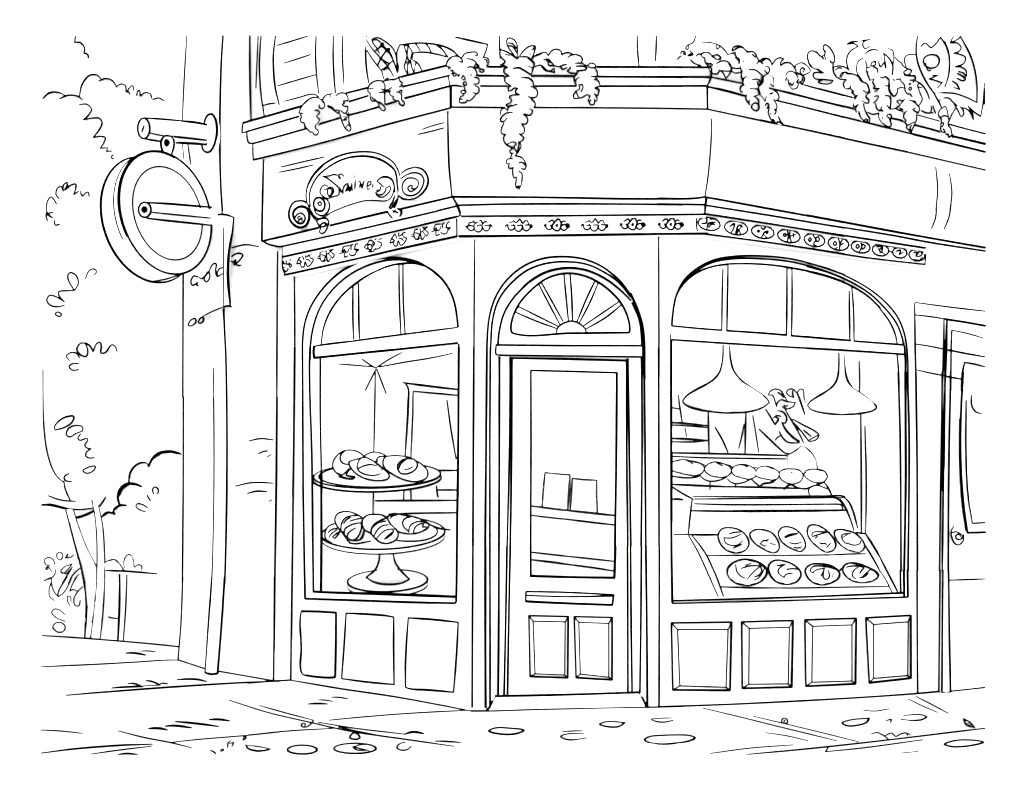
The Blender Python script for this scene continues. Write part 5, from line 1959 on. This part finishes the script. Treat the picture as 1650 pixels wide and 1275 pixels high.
# potted leaves on the ledge -----------------------------------------------------------
def leafy(surf, tile, outs, ink, label, cat='leaf', name='ledge_leaf', group='broad leaves growing on the ledge', T=.02, rnd=10):
    return garland(surf, tile, outs, ink, label, T, rnd, name, cat, group)
YL, YC, YR = wleft(728, 6.52), front(6.52), wright(1141, 6.52)
leafy(YL, 'E', ['868,40 905,60 925,45 960,55 1010,90 1050,130 1068,180 1080,300 1045,320 985,290 940,230 872,140'], """
E 2.2 1075,278 1045,190 1015,140 980,95 940,60 905,60! 915,50 945,45 1000,75 1045,115 1065,160 1075,278
E 2.4 870,60 900,110 980,200 1020,250 1048,300
E 2.2 872,130 910,190 965,262
E 2 905,62 915,85 935,110 955,150
E 2 965,262 1000,240 1030,210! 1045,198
E 2 943,228 970,175 1010,120
E 2.2 1005,118 1025,118 1010,140 1000,130
E 2 1010,118 1035,160 1048,195
E 2 955,180 1000,205 1020,215
E 2 928,130 955,110 975,80 985,85! 965,100 955,115
E 1.8 962,100 985,112 1000,135
E 1.6 985,262 1010,248 1035,275
E 1.5 968,262 985,320
E 1.6 990,330 1010,315 1018,330
""", 'tall narrow leaf with a lattice pattern beside the shutter')
leafy(YL, 'E', ['1090,92 1180,80 1280,82 1380,102 1450,138 1485,172 1410,178 1330,158 1250,145 1185,150 1165,200 1215,222 1242,268 1185,290 1085,305 1070,240 1068,160'], """
E 2 1090,92 1072,140 1070,190 1080,240 1075,278
E 1.8 1118,95 1135,150 1148,200 1140,240! 1145,285
E 1.6 1145,95 1140,150 1130,200 1120,240 1140,285
E 1.7 1150,100 1172,140 1165,180 1165,215 1185,285
E 1.6 1130,210 1165,212! 1150,190
E 1.7 1197,215 1185,280
E 2.2 1175,192 1215,220 1238,265
E 2.2 1090,93 1180,82 1290,84 1380,102 1440,132 1480,165
E 2.6 1300,84 1380,102 1440,130 1482,168
E 2.4 1180,148 1250,143 1330,155 1410,175
E 2.4 1410,175 1375,125 1335,95
E 1.8 1182,148 1172,185
E 1.8 1195,85 1212,108 1225,130
E 1.8 1262,85 1285,110 1298,142
E 1.7 1120,95 1150,95
""", 'broad ribbed leaf arching sideways from its stalk on the ledge')
leafy(YR, 'O', ['1050,292 1025,240 1025,195 1060,178 1092,188 1130,225 1155,240 1135,200 1130,150 1145,138 1180,165 1208,215 1205,260 1200,300 1225,365 1198,380 1185,405 1105,402 1065,365 1062,335'], """
O 2 1055,290 1035,265 1023,215 1035,185 1060,178
O 2.2 1060,178 1085,190! 1080,182 1110,215
O 2 1110,210 1135,235! 1125,215! 1140,205
O 2.2 1028,240 1035,270 1050,292
O 2.2 1152,242 1140,215! 1145,195 1130,160 1140,138 1165,148 1195,185 1210,225 1205,260 1180,255! 1185,240
O 1.6 1145,178 1150,182
O 1.6 1050,290 1135,330! 1090,300
O 2.2 1135,330 1065,332 1062,350 1072,368 1130,375 1198,382
O 2.2 1200,385 1185,402 1120,405 1097,395 1130,375 1175,380
O 2 1203,265 1198,300 1210,340 1225,362
O 1.6 1205,300 1225,285 1260,285
""", 'pair of paddle shaped leaves standing on the right ledge')
garland(GR, 'P', ['98,290 130,283 200,310 255,345 285,385 330,410 345,465 335,490 340,530 315,540 335,620 348,655 315,668 290,640 272,600 248,570 232,540 240,500 205,450 170,430 165,390 125,365'], """
P 1.8 100,290 130,283 170,290 205,312
P 1.5 108,312 130,295 155,300
P 1.8 100,290 95,320 115,355 145,375 185,375
P 2.4 140,360 150,335 180,325 205,340
P 2.2 185,335 215,335 250,345
P 1.7 150,362 165,335
P 1.6 248,342 270,360 285,388 320,400 340,435 348,468 340,455
P 2.2 185,380 165,395 165,420 185,440 210,435 215,418
P 2.2 212,440 232,460 220,465! 245,490 235,500 262,482! 240,512
P 2 232,540 235,565 268,545! 245,575 255,600
P 2 300,450 335,472! 318,492 340,515 335,540 315,535
P 2 295,522 320,540
P 2 302,540 310,580 325,615 345,645 340,668 315,668! 300,660
P 2 270,605 278,610 270,595! 275,620 305,660
P 1.8* 308,655 320,645 330,655 318,665
P 2.2 345,470 335,455
""", 'long garland tail, first of the dense cluster on the right')
garland(GR, 'P', ['315,290 350,255 400,255 450,255 500,300 500,345 480,385 490,460 510,490 495,540 490,585 495,620 490,700 440,680 410,640 405,600 380,560 375,500 395,470 365,430 345,380 320,330'], """
P 2.4 205,318 188,270 190,220 215,180 265,150! 240,132 188,135! 215,120 265,115
P 2.2 290,108 345,103! 320,108 300,120 298,145 312,168! 345,150
P 2.6 315,200 335,182 365,172 402,176
P 1.8 300,228 270,248 255,285 258,330 280,362
P 1.8 280,360 300,395 328,408 340,435 345,470
P 1.8 315,250 325,285 320,300! 345,290
P 2 320,310 330,340 345,380! 375,372! 365,395 380,425 370,438 412,435
P 2 355,285 355,265 382,252 385,275 365,280! 375,290 395,300 402,330
P 1.8 322,320 335,325
P 2.2 405,255 420,290 445,258 455,298 440,195! 480,235 503,285 500,345
P 1.6 425,230 428,232
P 1.7 470,165 500,175 510,215 505,270 500,345
P 2.2 412,437 375,462
P 2.2 375,490 405,490 390,520 370,538
P 2.4 415,358 440,365! 450,355 480,380
P 1.9 480,380 475,420 485,470 510,492
P 2 453,418 480,420
P 2 450,485 480,490 488,580! 462,552
P 1.9 330,600 365,615 400,608
P 2 385,540 392,575 412,592! 430,560
P 2.2 405,605 412,645 440,680 478,700 492,690 485,655 495,625 478,612 460,625 480,640! 485,655
P 1.8 410,590 440,592! 420,580
P 1.5 430,632 432,645
P 1.8 500,380 510,375 515,385
P 1.8 525,378 540,375 552,372 560,390
""", 'middle garland of the dense cluster with a curled tip')
garland(GR.off(.012), 'P', ['520,480 540,440 585,438 610,470 650,500 668,540 685,580 670,630 650,690 630,740 595,700 580,640 575,600 540,570 515,540'], """
P 2 482,405 480,440 500,480 512,490 535,460 532,440
P 1.8 532,440 560,432 580,435
P 2 560,390 580,410 590,460 605,475! 620,475 635,495
P 2.2 495,580 530,570 560,540 585,510! 570,520 545,515 530,525 545,540
P 2.2 520,575 560,590 570,580! 550,575
P 2.2 565,580 570,600
P 2.2 615,515 650,530! 635,520 665,545 685,575 678,605! 640,580 660,570
P 2.2 600,590 580,610 578,640 595,655! 585,665 600,690
P 2 668,610 665,650 650,688 630,740! 595,700 655,665
P 2 632,690 620,710 632,735
P 1.9 495,645 540,652 580,668
P 1.7 650,520 660,530
""", 'pointed garland with a diamond tip, last of the dense cluster')
garland(GR, 'P', ['575,330 600,300 630,312 655,350 665,385 700,410 735,450 760,510 780,570 795,608 740,608 700,590 690,550 705,525 690,460 660,410 620,385 590,350'], """
P 1.9 520,225 535,245 560,262 575,285 605,305
P 1.7 595,290 582,250 585,225 610,207 660,205
P 2 600,300 632,315 615,340 590,345 577,325 600,310
P 2.2 580,345 620,350 655,352 660,378
P 2 622,382 655,380 640,395
P 1.8 610,408 628,402 618,415
P 1.8* 612,440 622,428 632,438 622,450
P 2 660,385 700,410 735,460 755,512
P 1.9 680,405 672,425 690,430 700,432
P 2 675,430 690,470 705,510 698,530 685,550
P 1.9 697,590 735,606 780,603
P 1.9 765,555 768,580 762,602
P 1.9 778,555 785,580 797,608
""", 'loose garland with a rounded loop just below the fan leaf')
leafy(wright(1141, 6.33), 'P', ['672,40 662,200 690,310 740,410 790,475! 880,468 980,490 1080,535! 1078,380 1050,250 1000,140 945,40!'], """
P 3.2 672,78 662,160 668,240 690,310 735,400 790,478
P 2.8 790,475 850,468 930,474 1000,497 1080,535
P 2.8 1080,535 1078,400 1060,290 1030,200 965,78
P 2 695,150 715,128 730,125! 765,160! 800,128 830,85! 865,140 885,200
P 2.8 860,115 885,190 892,280 882,360 860,425
P 2.6* 712,250 725,220 767,205 808,215 822,245 805,285 767,298 730,285
P 1.6 735,300 745,315 765,315
P 2 725,265 735,270
P 2 775,345 812,347! 750,372! 780,378 842,398! 810,432
P 2 895,125 940,125 970,155 960,180 920,195! 960,202 1000,225 990,265 930,288! 970,290 1005,315 1010,355
P 2.2 945,335 975,350 1002,375 985,385 940,365
P 1.8 950,320 985,330 1005,355
P 2.2 908,385 940,405 962,445! 920,430
P 1.8 920,80 900,118 950,98 968,80
""", 'big fan shaped leaf with an eye spot and scalloped edge', 'leaf', 'fan_leaf', None, .03, 12)
leafy(wright(1141, 6.31), 'P', ['790,480 830,470 890,500 930,520 985,560 1055,600 1105,628 1130,440 1140,560 1110,640 1055,655 1010,600 985,632 945,600 920,580 890,660 850,590'], """
P 2.2 785,472 810,515 835,565
P 1.7 820,520 830,512
P 1.9 850,502 885,502 915,530 945,555
P 2.2 920,535 950,590 972,632 988,615 982,580 965,562
P 2 935,572 910,610 890,660
P 2 970,568 1005,575 1035,605 1055,655! 1050,615 1018,558
P 2 1018,558 1050,590 1105,628
P 2 1105,628 1120,540 1130,400
P 3 1131,440 1131,545
""", 'torn ragged lower edge of leaf hanging beneath the fan leaf', 'leaf', 'ledge_leaf', None, .02, 10)
garland(GR.off(.014), 'P', ['812,608 840,585 860,555 880,620 890,660 885,690 905,745 925,772 880,770 845,738 830,690 835,640'], """
P 2 840,575 858,558 872,580 882,630 890,665
P 2.2 835,570 815,605 820,632 835,650 830,690
P 1.9 830,635 855,622 880,632
P 2.2 832,675 850,672 845,695 830,700 838,735 865,740! 848,712 862,735
P 2 885,660 882,690 900,710 905,745 925,770
P 2.4 865,752 885,750 880,760! 890,775 900,758 918,775
""", 'last short garland stub hanging nearest the frame corner')

# ------------------------------------------------------------------ light
world = bpy.data.worlds.new('World'); scene.world = world; world.use_nodes = True
nt = world.node_tree; bg = nt.nodes['Background']
sky = nt.nodes.new('ShaderNodeTexSky'); sky.sky_type = 'NISHITA'; sky.sun_disc = False
EL, AZ = math.radians(22), math.radians(8)
sky.sun_elevation = EL; sky.sun_rotation = math.pi + AZ; sky.dust_density = 1.0; sky.air_density = 1.0
hs = nt.nodes.new('ShaderNodeHueSaturation'); hs.inputs['Saturation'].default_value = 0.0      # white overcast
nt.links.new(sky.outputs['Color'], hs.inputs['Color']); nt.links.new(hs.outputs['Color'], bg.inputs['Color'])
bg.inputs['Strength'].default_value = 0.12
L = bpy.data.lights.new('Sun', 'SUN'); L.energy = 0.5; L.angle = math.radians(50); L.color = (1.0, 0.985, 0.96)
so = bpy.data.objects.new('Sun', L); COL.objects.link(so)
d = Vector((math.sin(AZ) * math.cos(EL), -math.cos(AZ) * math.cos(EL), math.sin(EL)))     # towards the sun (behind the viewer)
so.rotation_euler = d.to_track_quat('Z', 'Y').to_euler(); so.location = (0, -5, 12)

# ------------------------------------------------------------------ camera
cam = bpy.data.cameras.new('Camera'); co = bpy.data.objects.new('Camera', cam); COL.objects.link(co)
co.location = EYE; co.rotation_euler = (math.radians(90), 0, 0)
cam.sensor_fit = 'HORIZONTAL'; cam.sensor_width = 36; cam.lens = 36.0 * F / 1650.0
cam.shift_y = (HZ - 637.5) / 1650.0
cam.clip_start = 0.05; cam.clip_end = 2000
scene.camera = co
scene.view_settings.view_transform = 'Standard'; scene.view_settings.look = 'None'
scene.view_settings.gamma = 1.0; scene.view_settings.use_curve_mapping = False
scene.view_settings.exposure = 2.2
scene.cycles.max_bounces = 12; scene.cycles.diffuse_bounces = 8; scene.cycles.transparent_max_bounces = 16
scene.cycles.use_denoising = True
